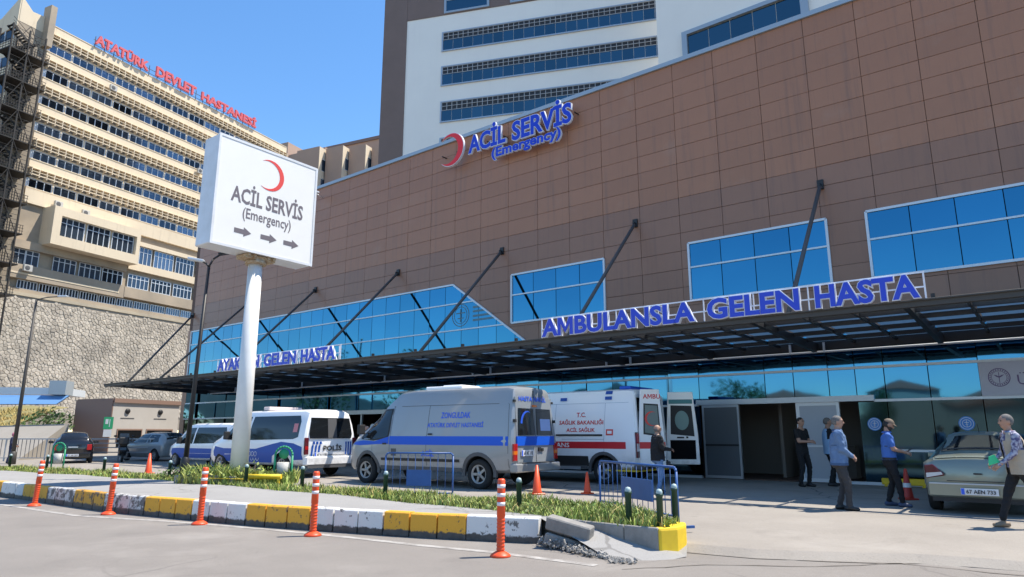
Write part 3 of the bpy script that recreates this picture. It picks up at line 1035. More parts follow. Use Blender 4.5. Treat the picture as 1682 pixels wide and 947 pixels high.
for s_ in (-38.0, -31.7, -25.14, -18.77, -12.46, -6.25, .08, 6.4, 12.7):
    so_ = s_ if s_ > -37 else -35.3
    b = MB().tube((s_, -.16, 8.98), (so_, -4.78, 4.27), .058, n=10)
    b.build('strut', 'strut', cn)
    b = MB().bx(s_ - .09, s_ + .09, -.10, -.03, 8.92, 9.22).bx(s_ - .025, s_ + .025, -.24, -.08, 8.90, 9.08).bx(so_ - .025, so_ + .025, -4.9, -4.68, 4.2, 4.4)
    b.build('strut_bracket', 'steel_dark', cn)
hp_ = MB().tube((CL + 1, -.35, 3.93), (CR, -.35, 3.93), .032, n=8)
for s_ in np.arange(-31.7, 14, 6.3):
    for q in (-.95, 0):
        hp_.bx(s_ + q - .03, s_ + q + .03, -.38, -.32, 3.93, 4.2)
hp_.build('service_pipe', 'alu', cn)

# ---------------------------------------------------------------- lettering on the building
def letter_sign(name, label, words, frame, size_h, base, holder, faces=True, group=None):
    """words: (text, x0, x1, z0) in the wing's frame; every letter is a part with a face of its own"""
    t = thing(name, label, 'sign', holder, YAW, group)
    for text, x0, x1, z0, h in words:
        for layer in (0, 1):
            ls = letters(text, 1, .05 if layer == 0 else .012, .056 if layer == 0 else .032, 3)
            if layer == 0:
                xs_ = [p.x for l in ls for p in l[0]]
                ys_ = [p.y for l in ls for p in l[0]]
                mnx, mxx, mny, mxy = min(xs_), max(xs_), min(ys_), max(ys_)
                sx, sz = (x1 - x0) / (mxx - mnx), h / (mxy - mny)
                parts = []
            for i, (vs, fs) in enumerate(ls):
                dep = .10 if layer == 0 else .02
                zc = max(abs(p.z) for p in vs) or 1
                q = [((x0 + (p.x - mnx) * sx), -(p.z / zc) * dep / 2 - (0 if layer == 0 else .052), z0 + (p.y - mny) * sz) for p in vs]
                mb = MB().add(q, fs)
                if layer == 0:
                    parts.append(mb.build('letter', 'letter_side', t, fix=False))
                else:
                    mb.build('letter_face', 'blue_letter', parts[i] if i < len(parts) else t, fix=False)
    if frame:
        frame(t)
    return t
def rails(x0, x1, zs, y):
    def f(t):
        b = MB()
        for z in zs:
            b.bx(x0, x1, y, y + .03, z - .015, z + .015)
        b.bx(x0, x0 + .03, y + .002, y + .028, zs[0], zs[-1]).bx(x1 - .03, x1, y + .002, y + .028, zs[0], zs[-1])
        x = x0 + 1.2
        while x < x1:
            b.bx(x, x + .025, y + .003, y + .027, zs[0], zs[-1])
            x += 1.2
        b.build('frame', 'letter_side', t)
    return f
letter_sign('canopy_sign', 'blue letters with white edges reading AMBULANSLA GELEN HASTA on the canopy edge', [('AMBULANSLA', -6.27, -1.70, 4.09, .53), ('GELEN', -1.42, .72, 4.09, .53), ('HASTA', 1.02, 3.02, 4.09, .53)], rails(-6.34, 3.10, (4.08, 4.34, 4.64), .05), 0, 0, F(0, 5.92))
letter_sign('canopy_sign', 'blue letters reading AYAKTAN GELEN HASTA on the canopy behind the white pole', [('AYAKTAN', -23.6, -20.35, 4.09, .53), ('GELEN', -20.05, -17.85, 4.09, .53), ('HASTA', -17.55, -15.45, 4.09, .53)], rails(-23.8, -15.3, (4.08, 4.34, 4.64), .05), 0, 0, F(0, 5.92))
def crescent_poly(r, n=20, shift=.2, ri=.9):
    x = (1 - ri * ri + shift * shift) / (-2 * shift)
    a = math.acos(x)
    b_ = math.atan2(math.sin(a), x + shift)
    out = [(r * math.cos(-a + 2 * a * i / n), r * math.sin(-a + 2 * a * i / n)) for i in range(n + 1)]
    inn = [(r * (ri * math.cos(b_ - 2 * b_ * i / n) - shift), r * ri * math.sin(b_ - 2 * b_ * i / n)) for i in range(1, n)]
    return out, inn
def crescent(mb, r, c, d0, d1, ax='y', mi=0, sx=1.0, shift=.2, ri=.9):
    out, inn = crescent_poly(r, 20, shift, ri)
    inn = inn[::-1]
    P = out
    Q = [out[0]] + inn + [out[-1]]
    n = len(P)
    def mk(a, b, d):
        a, b = c[0] + a * sx, c[1] + b
        return {'y': (a, d, b), 'x': (d, a, b)}[ax]
    vs = []
    for d in (d0, d1):
        vs += [mk(*p, d) for p in P] + [mk(*q, d) for q in Q]
    fs = []
    for i in range(n - 1):
        fs.append((i, i + 1, n + i + 1, n + i))
        fs.append((2 * n + i, 2 * n + i + 1, 3 * n + i + 1, 3 * n + i))
        fs.append((i, i + 1, 2 * n + i + 1, 2 * n + i))
        fs.append((n + i, n + i + 1, 3 * n + i + 1, 3 * n + i))
    mb.add(vs, fs, mi)
    return mb
rs_ = letter_sign('roof_edge_sign', 'large blue ACİL SERVİS (Emergency) letters with red crescent near the brown wall top', [('ACİL', -14.1, -11.95, 13.52, 1.15), ('SERVİS', -11.65, -8.62, 13.45, 1.2), ('(Emergency)', -12.75, -9.15, 12.86, .62)], None, 0, 0, F(0, .40))
crm = MB()
crescent(crm, .80, (-15.15, 14.05), -.06, .05, shift=.24, ri=.84)
cr_ = crm.build('crescent', 'letter_side', rs_)
crm = MB()
crescent(crm, .77, (-15.15, 14.05), -.08, -.062, shift=.235, ri=.855)
crm.build('crescent_face', 'red_letter', cr_)
bm_ = MB()
for x in np.arange(-15.8, -8.4, .9):
    bm_.bx(x, x + .04, .06, .38, 13.9, 13.94)
bm_.build('support_frame', 'steel_dark', rs_)
# emblem etched on the pointed end of the long window
MT['etch'] = mat('etched_glass_print', (.10, .20, .24), .4)
em = thing('window_emblem', 'faint round emblem with lines etched on the pointed end of the long window', 'emblem', ORG, YAW)
eb = MB()
for r0, r1 in ((.50, .46), (.38, .35)):
    for t in range(28):
        a0, a1 = 2 * PI * t / 28, 2 * PI * (t + 1) / 28
        eb.add([(-14.75 + q * math.cos(a), -.052, 6.45 + q * math.sin(a)) for a in (a0, a1) for q in (r0, r1)], [(0, 1, 3, 2)])
eb.bx(-14.78, -14.72, -.054, -.05, 6.15, 6.72).bx(-15.0, -14.5, -.054, -.05, 6.52, 6.57).bx(-14.92, -14.58, -.054, -.05, 6.3, 6.34)
for z, x1 in ((6.68, -13.6), (6.50, -13.3), (6.30, -13.0), (6.12, -12.9)):
    eb.bx(-14.05, x1, -.054, -.05, z, z + .09)
eb.build('print', 'etch', em, fix=False)
# banner at the right edge of the glass front
bn = thing('banner', 'white banner with round mauve emblem on the glass above the green car', 'banner', ORG, YAW)
MB().bx(3.42, 7.6, -.10, -.09, 2.40, 3.26).build('cloth', mat('banner_cloth', (.55, .55, .62), .7, 0, (.5, .5, .57), 1.5, .3), bn)
MT['mauve'] = mat('mauve_print', (.16, .10, .22), .6)
eb = MB()
for r0, r1, n_ in ((.215, .235, 32), (.155, .165, 32)):
    for t in range(n_):
        a0, a1 = 2 * PI * t / n_, 2 * PI * (t + 1) / n_
        eb.add([(3.83 + q * math.cos(a), -.104, 2.86 + q * math.sin(a)) for a in (a0, a1) for q in (r0, r1)], [(0, 1, 3, 2)])
for t in range(24):
    a = 2 * PI * t / 24
    c_, s_ = math.cos(a), math.sin(a)
    eb.add([(3.83 + .175 * c_ - .012 * s_, -.104, 2.86 + .175 * s_ + .012 * c_), (3.83 + .175 * c_ + .012 * s_, -.104, 2.86 + .175 * s_ - .012 * c_), (3.83 + .205 * c_ + .012 * s_, -.104, 2.86 + .205 * s_ - .012 * c_), (3.83 + .205 * c_ - .012 * s_, -.104, 2.86 + .205 * s_ + .012 * c_)], [(0, 1, 2, 3)])
eb.bx(3.823, 3.837, -.105, -.103, 2.72, 2.99)
eb.prism([(3.72, 2.93), (3.78, 2.915), (3.83, 2.88), (3.88, 2.915), (3.94, 2.93), (3.89, 2.88), (3.83, 2.85), (3.77, 2.88)], -.105, -.103, 'y')
eb.build('emblem', 'mauve', bn, fix=False)
print_text('lettering', 'ÜCRETSİZ', 'mauve', bn, (4.20, -.102, 2.66), (1, 0, 0), (0, 0, 1), height=.34, centre=False)
# wall details: two small floodlights on the brown wall
fl = thing('floodlight', 'small pale floodlight arm on the brown wall beside the sign board', 'floodlight', F(-24.95, .1, 14.02), YAW)
MB().tube((0, 0, 0), (.0, -.5, .12), .02).build('arm', 'alu', fl)
MB().bx(-.30, .30, -.75, -.45, .06, .16).build('lamp_housing', 'alu', fl, bevel=.02)

# ---------------------------------------------------------------- pole sign
E_ = V((math.sin(R(36.3)), math.cos(R(36.3)), 0))
ps = thing('pole_sign', 'white box sign reading ACİL SERVİS (Emergency) with red crescent, on a tall pole', 'sign', (-6.62, 17.0, .25), math.atan2(E_.y, E_.x))
HW, Z1, Z2, TH = 1.47, 5.68, 8.49, .335           # local z = world z - .25
MB().bx(-HW, HW, -TH, TH, Z1, Z2).build('sign_box', 'sign_side', ps, bevel=.02)
MB().bx(-HW + .05, HW - .05, -TH - .008, -TH + .01, Z1 + .05, Z2 - .05).build('face_panel', 'sign_white', ps)
b = MB()
for x0, x1, z0, z1 in ((-HW - .01, HW + .01, Z2 - .05, Z2 + .012), (-HW - .01, HW + .01, Z1 - .012, Z1 + .05), (-HW - .01, -HW + .05, Z1 + .05, Z2 - .05), (HW - .05, HW + .01, Z1 + .05, Z2 - .05)):
    b.bx(x0, x1, -TH - .02, -TH + .02, z0, z1)
b.build('face_frame', 'sign_side', ps)
b = MB().tube((0, 0, -.3), (0, 0, 5.50), .215, .175, 24)
b.build('pole', 'pole_white', ps)
b = MB().bx(-.42, .42, -.22, .22, 5.56, 5.66).tube((0, 0, 5.46), (0, 0, 5.56), .26, n=20)
for x in (-.36, -.2, .2, .36):
    b.bx(x - .03, x + .03, -.28, .28, 5.6, 5.68)
b.build('mounting_flange', 'rust', ps)
cm_ = MB()
crescent(cm_, .42, (.0, 7.83), -TH - .014, -TH - .008)
cm_.build('crescent', 'red_print', ps)
fy = -TH - .009
print_text('lettering', 'ACİL SERVİS', 'grey_print', ps, (.02, fy, 6.86), (1, 0, 0), (0, 0, 1), width=2.12, height=.55, off=.024)
print_text('lettering', '(Emergency)', 'grey_print', ps, (.02, fy, 6.42), (1, 0, 0), (0, 0, 1), width=1.42, height=.36, off=.012)
for cx in (-.66, .08, .76):
    MB().prism([(cx - .22, 6.08), (cx + .04, 6.08), (cx + .04, 6.02), (cx + .25, 6.14), (cx + .04, 6.26), (cx + .04, 6.2), (cx - .22, 6.2)], fy - .004, fy, 'y').build('arrow', 'grey_print', ps)

# ---------------------------------------------------------------- far hospital block on the hill
fb_e = V((math.sin(R(24.9)), math.cos(R(24.9)), 0))
FB = V((-60.59, 80, 0))
frz = math.atan2(fb_e.y, fb_e.x)
# local: x along the front (away to the right), y into the building (left), z up
fb = thing('hospital_block', 'tall cream hospital block with rows of white windows above the stone wall', 'building', FB, frz)
FL = 43.3
wl = MB().bx(-3.6, FL, .28, 18, 18.3, 53.6)
wl.build('wall', 'cream_dark', fb)
pit = 3.725
bands = []
for k in range(7):
    zt = 54.2 - pit * k if k == 0 else 50.34 - pit * (k - 1)
    zb = 52.75 if k == 0 else 48.98 - pit * (k - 1)
    bands.append((zb, zt))
for zb, zt in bands[:7]:
    MB().bx(.0, FL, .0, .3, zb, zt).bx(0, FL, -.06, .0, zt - .10, zt).build('spandrel', 'cream', fb)
fw = MB()
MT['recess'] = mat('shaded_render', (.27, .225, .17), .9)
for x in (0, .95, 1.9, 2.85):
    fw.bx(x - .05, x + .05, -.03, .05, 0, 1.17)
fw.bx(0, 2.85, -.03, .05, -.03, .06).bx(0, 2.85, -.03, .05, 1.10, 1.2)
fwm = fw.mesh('window', 'alu')
fpm = MB().bx(0, 2.85, .03, .06, 0, 1.17).mesh('pane', 'glass_far')
MT['curtain'] = mat('pale_curtain', (.4, .4, .38), .8)
for k in range(6):
    z0 = 50.34 - pit * k
    # lattice of concrete fins above each window row
    g = MB()
    g.bx(0, FL, .02, .10, z0 + 1.22, z0 + 1.34).bx(0, FL, -.5, -.38, z0 + 1.55, z0 + 1.66).bx(0, FL, -.48, .1, z0 + 2.38, z0 + 2.42)
    x = .15
    while x < FL:
        g.bx(x, x + .10, -.5, .25, z0 + 1.34, z0 + 2.38)
        x += .93
    g.bx(0, FL, -.5, -.42, z0 + 1.98, z0 + 2.05)
    g.build('sunshade', 'cream', fb)
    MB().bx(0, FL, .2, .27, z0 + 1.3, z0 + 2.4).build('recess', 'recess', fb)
    x = .3
    while x + 2.9 < FL:
        w_ = link('window', fwm, fb, (x, .12, z0))
        link('pane', fpm, w_)
        MB().bx(x + 2.90, x + 3.05, .06, .3, z0 + .002, z0 + 1.22).build('pier', 'cream', fb)
        x += 3.1
    MB().bx(0, FL, .16, .28, z0, z0 + 1.3).build('back_wall', 'alu', fb)
# projecting lower bay and the lowest two storeys
MB().bx(2.6, 14.6, -2.2, .3, 24.7, 25.95).bx(2.6, 14.6, -2.2, .3, 28.55, 29.65).bx(2.6, 3.6, -2.2, .3, 25.95, 28.55).bx(14.05, 14.6, -2.2, .3, 25.95, 28.55).bx(3.6, 14.05, -1.6, .3, 25.95, 28.55).build('bay', 'cream', fb)
MB().bx(0, FL, -.1, .3, 29.65, 31.5).bx(14.6, FL, -.3, .3, 28.0, 28.6).bx(14.6, FL, -.3, .3, 24.3, 25.35).build('spandrel', 'cream', fb)
MB().bx(-.5, 14.3, -.45, .3, 20.0, 21.75).bx(-.5, 14.3, -.45, .3, 23.75, 24.75).bx(14.3, FL, -.5, .3, 20.2, 21.65).build('lower_band', 'cream_dark', fb)
MB().bx(-.5, 13.5, -.5, -.4, 20.55, 20.75).build('ledge', 'cream', fb)
def big_window(x, y, z, wd, ht, nx, nz):
    f = MB()
    for i in range(nx + 1):
        q = wd * i / nx
        f.bx(x + q - .045, x + q + .045, y - .06, y + .02, z, z + ht)
    for j in range(nz + 1):
        q = ht * (j / nz if j != 1 else .72) if nz > 1 else ht * j
        f.bx(x, x + wd, y - .055, y + .015, z + q - .04, z + q + .04)
    w_ = f.build('window', 'alu', fb)
    MB().bx(x, x + wd, y, y + .03, z, z + ht).build('pane', 'glass_far', w_)
for x in (3.75, 7.25, 10.75):
    big_window(x, -1.72, 26.0, 3.1, 2.5, 4, 2)
for x in (15.0, 18.7, 22.4, 26.1, 29.8, 33.5, 37.2):
    big_window(x, .1, 25.4, 3.2, 2.5, 5, 2)
    big_window(x, .1, 21.8, 3.2, 1.85, 5, 2)
for x in (-.3, 1.3, 4.6, 8.0, 11.2):
    big_window(x, .08, 21.8, 1.5 if x < 3 else 2.9, 1.9, 2 if x < 3 else 4, 2)
for k in range(10):
    big_window(.8 + k * 2.6, .12, 18.9, 2.3, 1.0, 6, 1)
MB().bx(-.2, FL, -.1, .35, 18.3, 18.85).build('plinth', 'cream_dark', fb)
# end of the block on the left and its roof piers
MB().prism([(-3.6, 52.6), (-.1, 52.6), (-.1, 54.9), (-2.2, 54.7), (-3.6, 56.0)], .25, .6, 'y').build('parapet', 'cream', fb)
MB().bx(-.75, .02, -.9, .6, 50.5, 56.3).build('roof_pier', 'cream_dark', fb)
for k in range(7):
    z0 = 50.3 - pit * k
    MB().bx(-3.65, -3.55, .6, 18, z0 - 2.4, z0 - .1).build('spandrel', 'cream', fb)
    e = MB()
    for q in range(5):
        e.bx(-3.72, -3.6, .7 + q * 1.9, .84 + q * 1.9, z0 - .1, z0 + 1.35)
    w_ = e.build('window', 'alu', fb)
    MB().bx(-3.63, -3.6, .7, 18, z0 - .1, z0 + 1.35).build('pane', 'glass_far', w_)
MB().prism([(.3, 51.9), (18, 50.0), (18, 53.2), (9, 53.4), (4, 53.8), (.3, 56.0)], -3.75, -3.5, 'x').build('parapet', 'cream', fb)
# old outdoor units hung on the block
MT['ac'] = mat('ac_unit_metal', (.45, .44, .41), .6)
for i, (x, y, z, t) in enumerate([(9.0, -.32, 48.9, 'highest, under the third window row'), (3.9, -.4, 30.0, 'left of two above the projecting bay'), (7.5, -.4, 29.9, 'right of two above the projecting bay'), (1.2, -.75, 20.9, 'lowest, under the small left window'), (24.6, -.32, 42.1, 'farthest right on the cream front')]):
    a = thing('air_conditioner', 'pale outdoor air conditioning unit on the cream block, ' + t, 'air conditioner', FB + fb_e * x + V((fb_e.y, -fb_e.x, 0)) * -y * 1 + V((0, 0, z)), frz, 'air conditioners on the cream block')
    MB().bx(-.5, .5, -.3, .1, 0, .8).build('housing', 'ac', a, bevel=.03)
    MB().lathe([(.0, -.31), (.28, -.31), (.3, -.305)], 14, (-.1, 0, .4), ax='y').build('fan_grille', 'plastic_grey', a)
# letters along the roof
rl = thing('roof_letters', 'faded red ATATÜRK DEVLET HASTANESİ letters standing on the cream block roof', 'sign', FB, frz)
for text, x0, x1, z0, h in (('ATATÜRK', 5.7, 13.9, 54.5, 1.75), ('DEVLET', 15.2, 22.4, 54.5, 1.55), ('HASTANESİ', 23.5, 35.2, 54.5, 1.85)):
    ls = fit_letters(letters(text, 1, .06, .035, 2), x1 - x0, h)
    for vs, fs in ls:
        MB().add([(x0 + p.x, -.3 - p.z * 2.5, z0 + p.y) for p in vs], fs).build('letter', 'red_faded', rl, fix=False)
b = MB().bx(5.6, 35.3, -.15, -.1, 54.4, 54.46).bx(5.6, 35.3, -.13, -.08, 55.1, 55.16)
for x in np.arange(5.8, 35, 1.4):
    b.bx(x, x + .07, -.12, -.05, 54.1, 55.7)
b.build('support_frame', 'steel_warm', rl)
# stair tower of dark steel at the left end
MT['stair'] = mat('stair_steel', (.007, .007, .007), .7, 0, (.02, .016, .014), .6, .2)
fe = thing('fire_escape', 'dark rusty steel fire escape climbing the left end of the cream block', 'fire escape', FB, frz)
X0, X1, Y0, Y1 = -5.7, -1.9, -3.0, -.2
for k in range(9):
    z = 17.2 + pit * k
    MB().bx(X0, X1 + .8, Y0, Y1, z, z + .14).build('platform', 'stair', fe)
    r_ = MB()
    for dz in (.4, .75, 1.1):
        r_.bx(X0, X1 + .8, Y0, Y0 + .05, z + dz, z + dz + .05).bx(X0, X0 + .05, Y0, Y1, z + dz, z + dz + .05)
    for x in np.arange(X0, X1 + .8, .28):
        r_.bx(x, x + .04, Y0 + .005, Y0 + .045, z + .14, z + 1.1).bx(x, x + .04, Y1 - .045, Y1 - .005, z + .14, z + 2.4)
    for dz in (1.6, 2.2, 2.8):
        r_.bx(X0, X1, Y0, Y0 + .04, z + dz, z + dz + .04)
    r_.build('railing', 'stair', fe)
    for half in (0, 1):
        s_ = MB()
        xa, xb = (X0 + .6, X1 - .6) if half == 0 else (X1 - .6, X0 + .6)
        ya = Y0 + .15 + half * 1.3
        za, zb = z + .14 + half * pit / 2, z + .14 + (half + 1) * pit / 2
        s_.bar((xa, ya, za), (xb, ya, zb), .06, .28).bar((xa, ya + 1.1, za), (xb, ya + 1.1, zb), .06, .28)
        for i in range(9):
            t = (i + .5) / 9
            s_.bx(xa + (xb - xa) * t - .14, xa + (xb - xa) * t + .14, ya, ya + 1.1, za + (zb - za) * t - .02, za + (zb - za) * t + .02)
        s_.bar((xa, ya, za + .95), (xb, ya, zb + .95), .05, .05).bar((xa, ya, za + .5), (xb, ya, zb + .5), .03, .03)
        s_.build('stair_flight', 'stair', fe)
for x in (X0, (X0 + X1) / 2, X1):
    for y in (Y0, Y1 - .1):
        MB().bx(x, x + .16, y - .01, y + .15, 4, 50.2).build('post', 'stair', fe)
b = MB()
for k in range(9):
    z = 17.2 + pit * k
    b.bar((X0, Y0 - .03, z), ((X0 + X1) / 2, Y0 - .03, z + pit), .06, .06).bar((X1, Y0 - .03, z), ((X0 + X1) / 2, Y0 - .03, z + pit), .06, .06)
b.build('bracing', 'stair', fe)
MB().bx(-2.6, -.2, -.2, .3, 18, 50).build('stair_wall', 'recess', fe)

# retaining wall of rubble stone below the block
sw = thing('stone_wall', 'high retaining wall of rough beige stones below the cream block', 'wall', FB, frz)
MB().bx(-14, 34, -.5, .5, 2, 17.9).build('mortar_bed', 'mortar', sw)
MB().bx(-14, 34, -.62, .6, 17.9, 18.3).build('coping', 'concrete_old', sw)
rr = random.Random(11)
cells, seeds = [], {}
DXS, DZS = .45, .38
for j in range(-1, 38):
    for i in range(-32, 78):
        seeds[(i, j)] = ((i + (.5 if j % 2 else 0) + rr.uniform(-.44, .44)) * DXS, 4 + (j + rr.uniform(-.42, .42)) * DZS)
        if rr.random() < .06:
            del seeds[(i, j)]
for (i, j), (sx_, sz_) in seeds.items():               # each stone is the cell of its seed, cut by its neighbours
    if sx_ < -13 or sx_ > 33 or not 0 <= j <= 36:
        continue
    P = [(sx_ - 1, sz_ - 1), (sx_ + 1, sz_ - 1), (sx_ + 1, sz_ + 1), (sx_ - 1, sz_ + 1)]
    for di in (-3, -2, -1, 0, 1, 2, 3):
        for dj in (-2, -1, 0, 1, 2):
            q = seeds.get((i + di, j + dj))
            if q and (di or dj):
                mx_, mz_ = (sx_ + q[0]) / 2, (sz_ + q[1]) / 2
                dx_, dz_ = q[0] - sx_, q[1] - sz_
                P = clip_half(P, (mx_, mz_), (mx_ - dz_, mz_ + dx_), True)
    if len(P) < 3:
        continue
    P = [p for k_, p in enumerate(P) if math.dist(p, P[k_ - 1]) > .02]
    cx, cz = sum(p[0] for p in P) / len(P), sum(p[1] for p in P) / len(P)
    if cz > 17.6 or len(P) < 3:
        continue
    cells.append((cx, cz, [((p[0] - cx) * .95, (p[1] - cz) * .95) for p in P]))
cells.sort(key=lambda c: (0 if -4 < c[0] < 27 and c[1] > 6.3 else 1, c[0]))
stuff = MB()
for n_, (cx, cz, P) in enumerate(cells):
    pr = rr.uniform(.03, .10)
    A = [(a, -.5, c) for a, c in P]
    B = [(a * .80, -.5 - pr, c * .78) for a, c in P]
    n6 = len(P)
    fs = [(k, (k + 1) % n6, n6 + (k + 1) % n6, n6 + k) for k in range(n6)] + [tuple(range(n6, 2 * n6))]
    if n_ < 300:
        MB().add(A + B, fs).build('stone', 'stone', sw, (cx, 0, cz), fix=False)
    else:
        stuff.add([(cx + p[0], p[1], cz + p[2]) for p in A + B], fs)
MT['stone_i'] = mat('wall_stone_far', (.55, .485, .40), .9, 0, (.42, .37, .30), .5, .1, rand=.24, island=True)
chain_mul(MT['stone_i'], noise_fac(MT['stone_i'], .22, .48, .68), (.24, .21, .175), .6)
tag(stuff.build('stones', 'stone_i', sw, fix=False), kind='stuff')

# ---------------------------------------------------------------- white tower behind the wing
TZ = R(-14.8)
tw = thing('hospital_tower', 'white hospital tower with louvred window bands and a brown edge behind the wing', 'building', (0, 75, 0), TZ)
MB().bx(-14, 30, 0, 22, 0, 53.6).build('wall', 'tower_white', tw)
MB().bx(-17.2, -14.003, -.12, 22, 0, 70).bx(-14.01, 30, -.08, 21.9, 53.6, 70).build('brown_wall', 'tower_brown', tw)
MT['louvre'] = mat('tower_louvre', (.45, .46, .47), .5)
MT['glass_tower'] = glass_mat('tower_glass', (.085, .15, .18), .05, .01, .4, .12)
for z0, z1 in ((48.6, 51.05), (43.85, 46.3), (38.95, 41.5), (34.2, 36.7)):
    f = MB().bx(-9.15, 17.5, -.12, .02, z1, z1 + .13).bx(-9.15, 17.5, -.18, .02, z0 - .15, z0).bx(-9.15, -8.98, -.12, .02, z0, z1).bx(17.35, 17.5, -.12, .02, z0, z1)
    w_ = f.build('window', 'alu_grey', tw)
    x = -8.98
    while x < 17.3:
        MB().bx(x + .02, x + 1.29, -.03, .0, z0, z0 + 1.45).build('pane', 'glass_tower', w_)
        x += 1.31
    g = MB().bx(-8.98, 17.35, -.02, .0, z0 + 1.45, z1, 1)
    x = -8.98
    while x < 17.3:
        g.bx(x, x + .06, -.07, .0, z0 + 1.45, z1)
        x += .655
    for z in (z0 + 1.45, (z0 + 1.45 + z1) / 2, z1 - .06):
        g.bx(-8.98, 17.35, -.08, .0, z, z + .05)
    g.build('louvre', ['louvre', 'steel_dark'], w_)
for x0, x1 in ((-8.9, -2.9), (-.2, 6)):
    f = MB().bx(x0, x1, -.22, -.05, 53.75, 54.0).bx(x0, x0 + .3, -.22, -.05, 54.0, 58).bx(x1 - .3, x1, -.22, -.05, 54, 58).bx(x0, x1, -.2, -.06, 55.5, 55.6)
    w_ = f.build('window', 'coping', tw)
    MB().bx(x0, x1, -.14, -.09, 54, 58).build('pane', 'glass_tower', w_)
wg = thing('hospital_tower_wing', 'pale grey tower wing with one framed blue window just above the brown wall', 'building', (from_px(1100, 80, 60).x, 60, 0), R(-38.1))
MB().bx(-1.25, 30, 0, 5, 0, 60).build('wall', 'tower_white', wg)
f = MB().bx(1.4, 12.9, -.3, .02, 38.95, 39.35).bx(1.4, 12.9, -.3, .02, 36.0, 36.5).bx(1.4, 1.9, -.3, .02, 36.5, 38.95).bx(12.25, 12.9, -.3, .02, 36.5, 38.95)
w_ = f.build('window', 'coping', wg)
for q in range(5):
    MB().bx(1.9 + q * 2.07 + .03, 1.9 + (q + 1) * 2.07 - .03, -.06, -.0, 36.5, 38.9).build('pane', 'glass_tower', w_)

# ---------------------------------------------------------------- brown block between the two
mbk = thing('brown_building', 'distant brown building with lit window strips between the cream block and tower', 'building', (-39, 130, 0), R(-24.9))
# local x to the right and nearer, y away
MB().bx(-16, 16, 10, 24, 0, 63.6).build('wall', 'mid_brown', mbk)
MB().bx(-16.2, 16.2, 9.7, 24.3, 63.6, 64.3).build('roof_slab', 'tower_brown', mbk)
MB().bx(-21, -17, 8, 16, 50, 66.6).bx(-17, -6.5, 8.5, 16, 50, 63.6).build('penthouse', 'mid_brown', mbk)
w_ = MB().bx(-12.5, -6.6, 8.3, 8.6, 60.7, 60.9).bx(-12.5, -6.6, 8.3, 8.6, 62.6, 62.9).build('window', 'coping', mbk)
for q in range(4):
    MB().bx(-12.4 + q * 1.45, -11.1 + q * 1.45, 8.38, 8.45, 60.9, 62.6).build('pane', 'glass_tower', w_)
for k, (x0, x1, y) in enumerate(((-6.5, -.6, 0), (-.2, 4.1, 1.6), (4.5, 8.6, 3.2), (9.0, 13, 4.8))):
    MB().bx(x0, x1, y, y + 9, 0, 59.3).build('fin', 'mid_brown', mbk)
    MB().bx(x1 - .02, x1 + .08, y + .02, y + 3.4, 0, 59.2).build('lit_face', 'cream', mbk)
    for z in (55.5, 51.3, 47):
        f = MB().bx(x1 + .05, x1 + .16, y + .9, y + 3.2, z - 1.3, z - 1.2).bx(x1 + .05, x1 + .16, y + .9, y + 3.2, z + 1.2, z + 1.3).bx(x1 + .05, x1 + .16, y + 2.0, y + 2.1, z - 1.2, z + 1.2)
        w_ = f.build('window', 'alu', mbk)
        MB().bx(x1 + .06, x1 + .1, y + .9, y + 3.2, z - 1.2, z + 1.2).build('pane', 'glass_far', w_)

# ---------------------------------------------------------------- gate hut, bank and walls at the left
MT['hut_brown'] = mat('hut_brown', (.26, .165, .125), .7)
ht = thing('gate_house', 'low cream gate house with brown roof band and two dark windows beside the wall', 'hut', (-28.95, 50, 0), frz)
MB().bx(0, 5.6, 0, 4, 0, 3.7).build('wall', mat('hut_render', (.50, .47, .43), .8, 0, (.45, .42, .38), .7, .2), ht)
MB().bx(-.02, 5.7, -.12, 4.1, 3.7, 4.0).bx(-.06, .0, .0, 4.2, -.1, 3.9).build('roof_band', 'hut_brown', ht)
MB().prism([(0, .5), (2.6, .8), (2.6, 3.2), (1.6, 3.75), (0, 4.0)], -.08, -.03, 'x').build('side_wall', 'hut_brown', ht)
for x0, x1 in ((.55, 2.45), (2.9, 5.1)):
    w_ = MB().bx(x0 - .06, x1 + .06, -.05, .02, 1.72, 1.82).bx(x0 - .06, x0, -.05, .02, .9, 1.72).bx(x1, x1 + .06, -.05, .02, .9, 1.72).build('window', 'hut_brown', ht)
    MB().bx(x0, x1, -.02, -.005, .5, 1.72).build('pane', 'glass_dark', w_)
    MB().bx(x0 + .3, x0 + .75, -.03, -.02, 1.1, 1.35).build('notice', 'yellow', w_)
for x in (1.15, 3.9):
    MB().lathe([(0, -.10), (.17, -.10), (.2, -.05), (.2, .0)], 16, (x, 0, 3.1), ax='y').build('vent', 'steel_dark', ht)
    MB().bx(x - .5, x + .6, -.015, 0, 2.55, 2.62).build('name_strip', 'plastic_grey', ht)
gs = thing('green_sign', 'small green and white sign on the corner of the gate house', 'sign', (-29.0, 49.7, 1.55), frz - .4)
MB().bx(-.3, .3, -.06, 0, .25, 1.1).build('board', 'green_sign', gs)
MB().bx(-.26, .26, -.065, -.05, -.3, .22).build('lower_board', 'alu', gs)
MB().bx(-.2, -.02, -.07, -.06, .6, .95).bx(.05, .1, -.07, -.06, .4, .95).build('symbol', 'alu', gs)
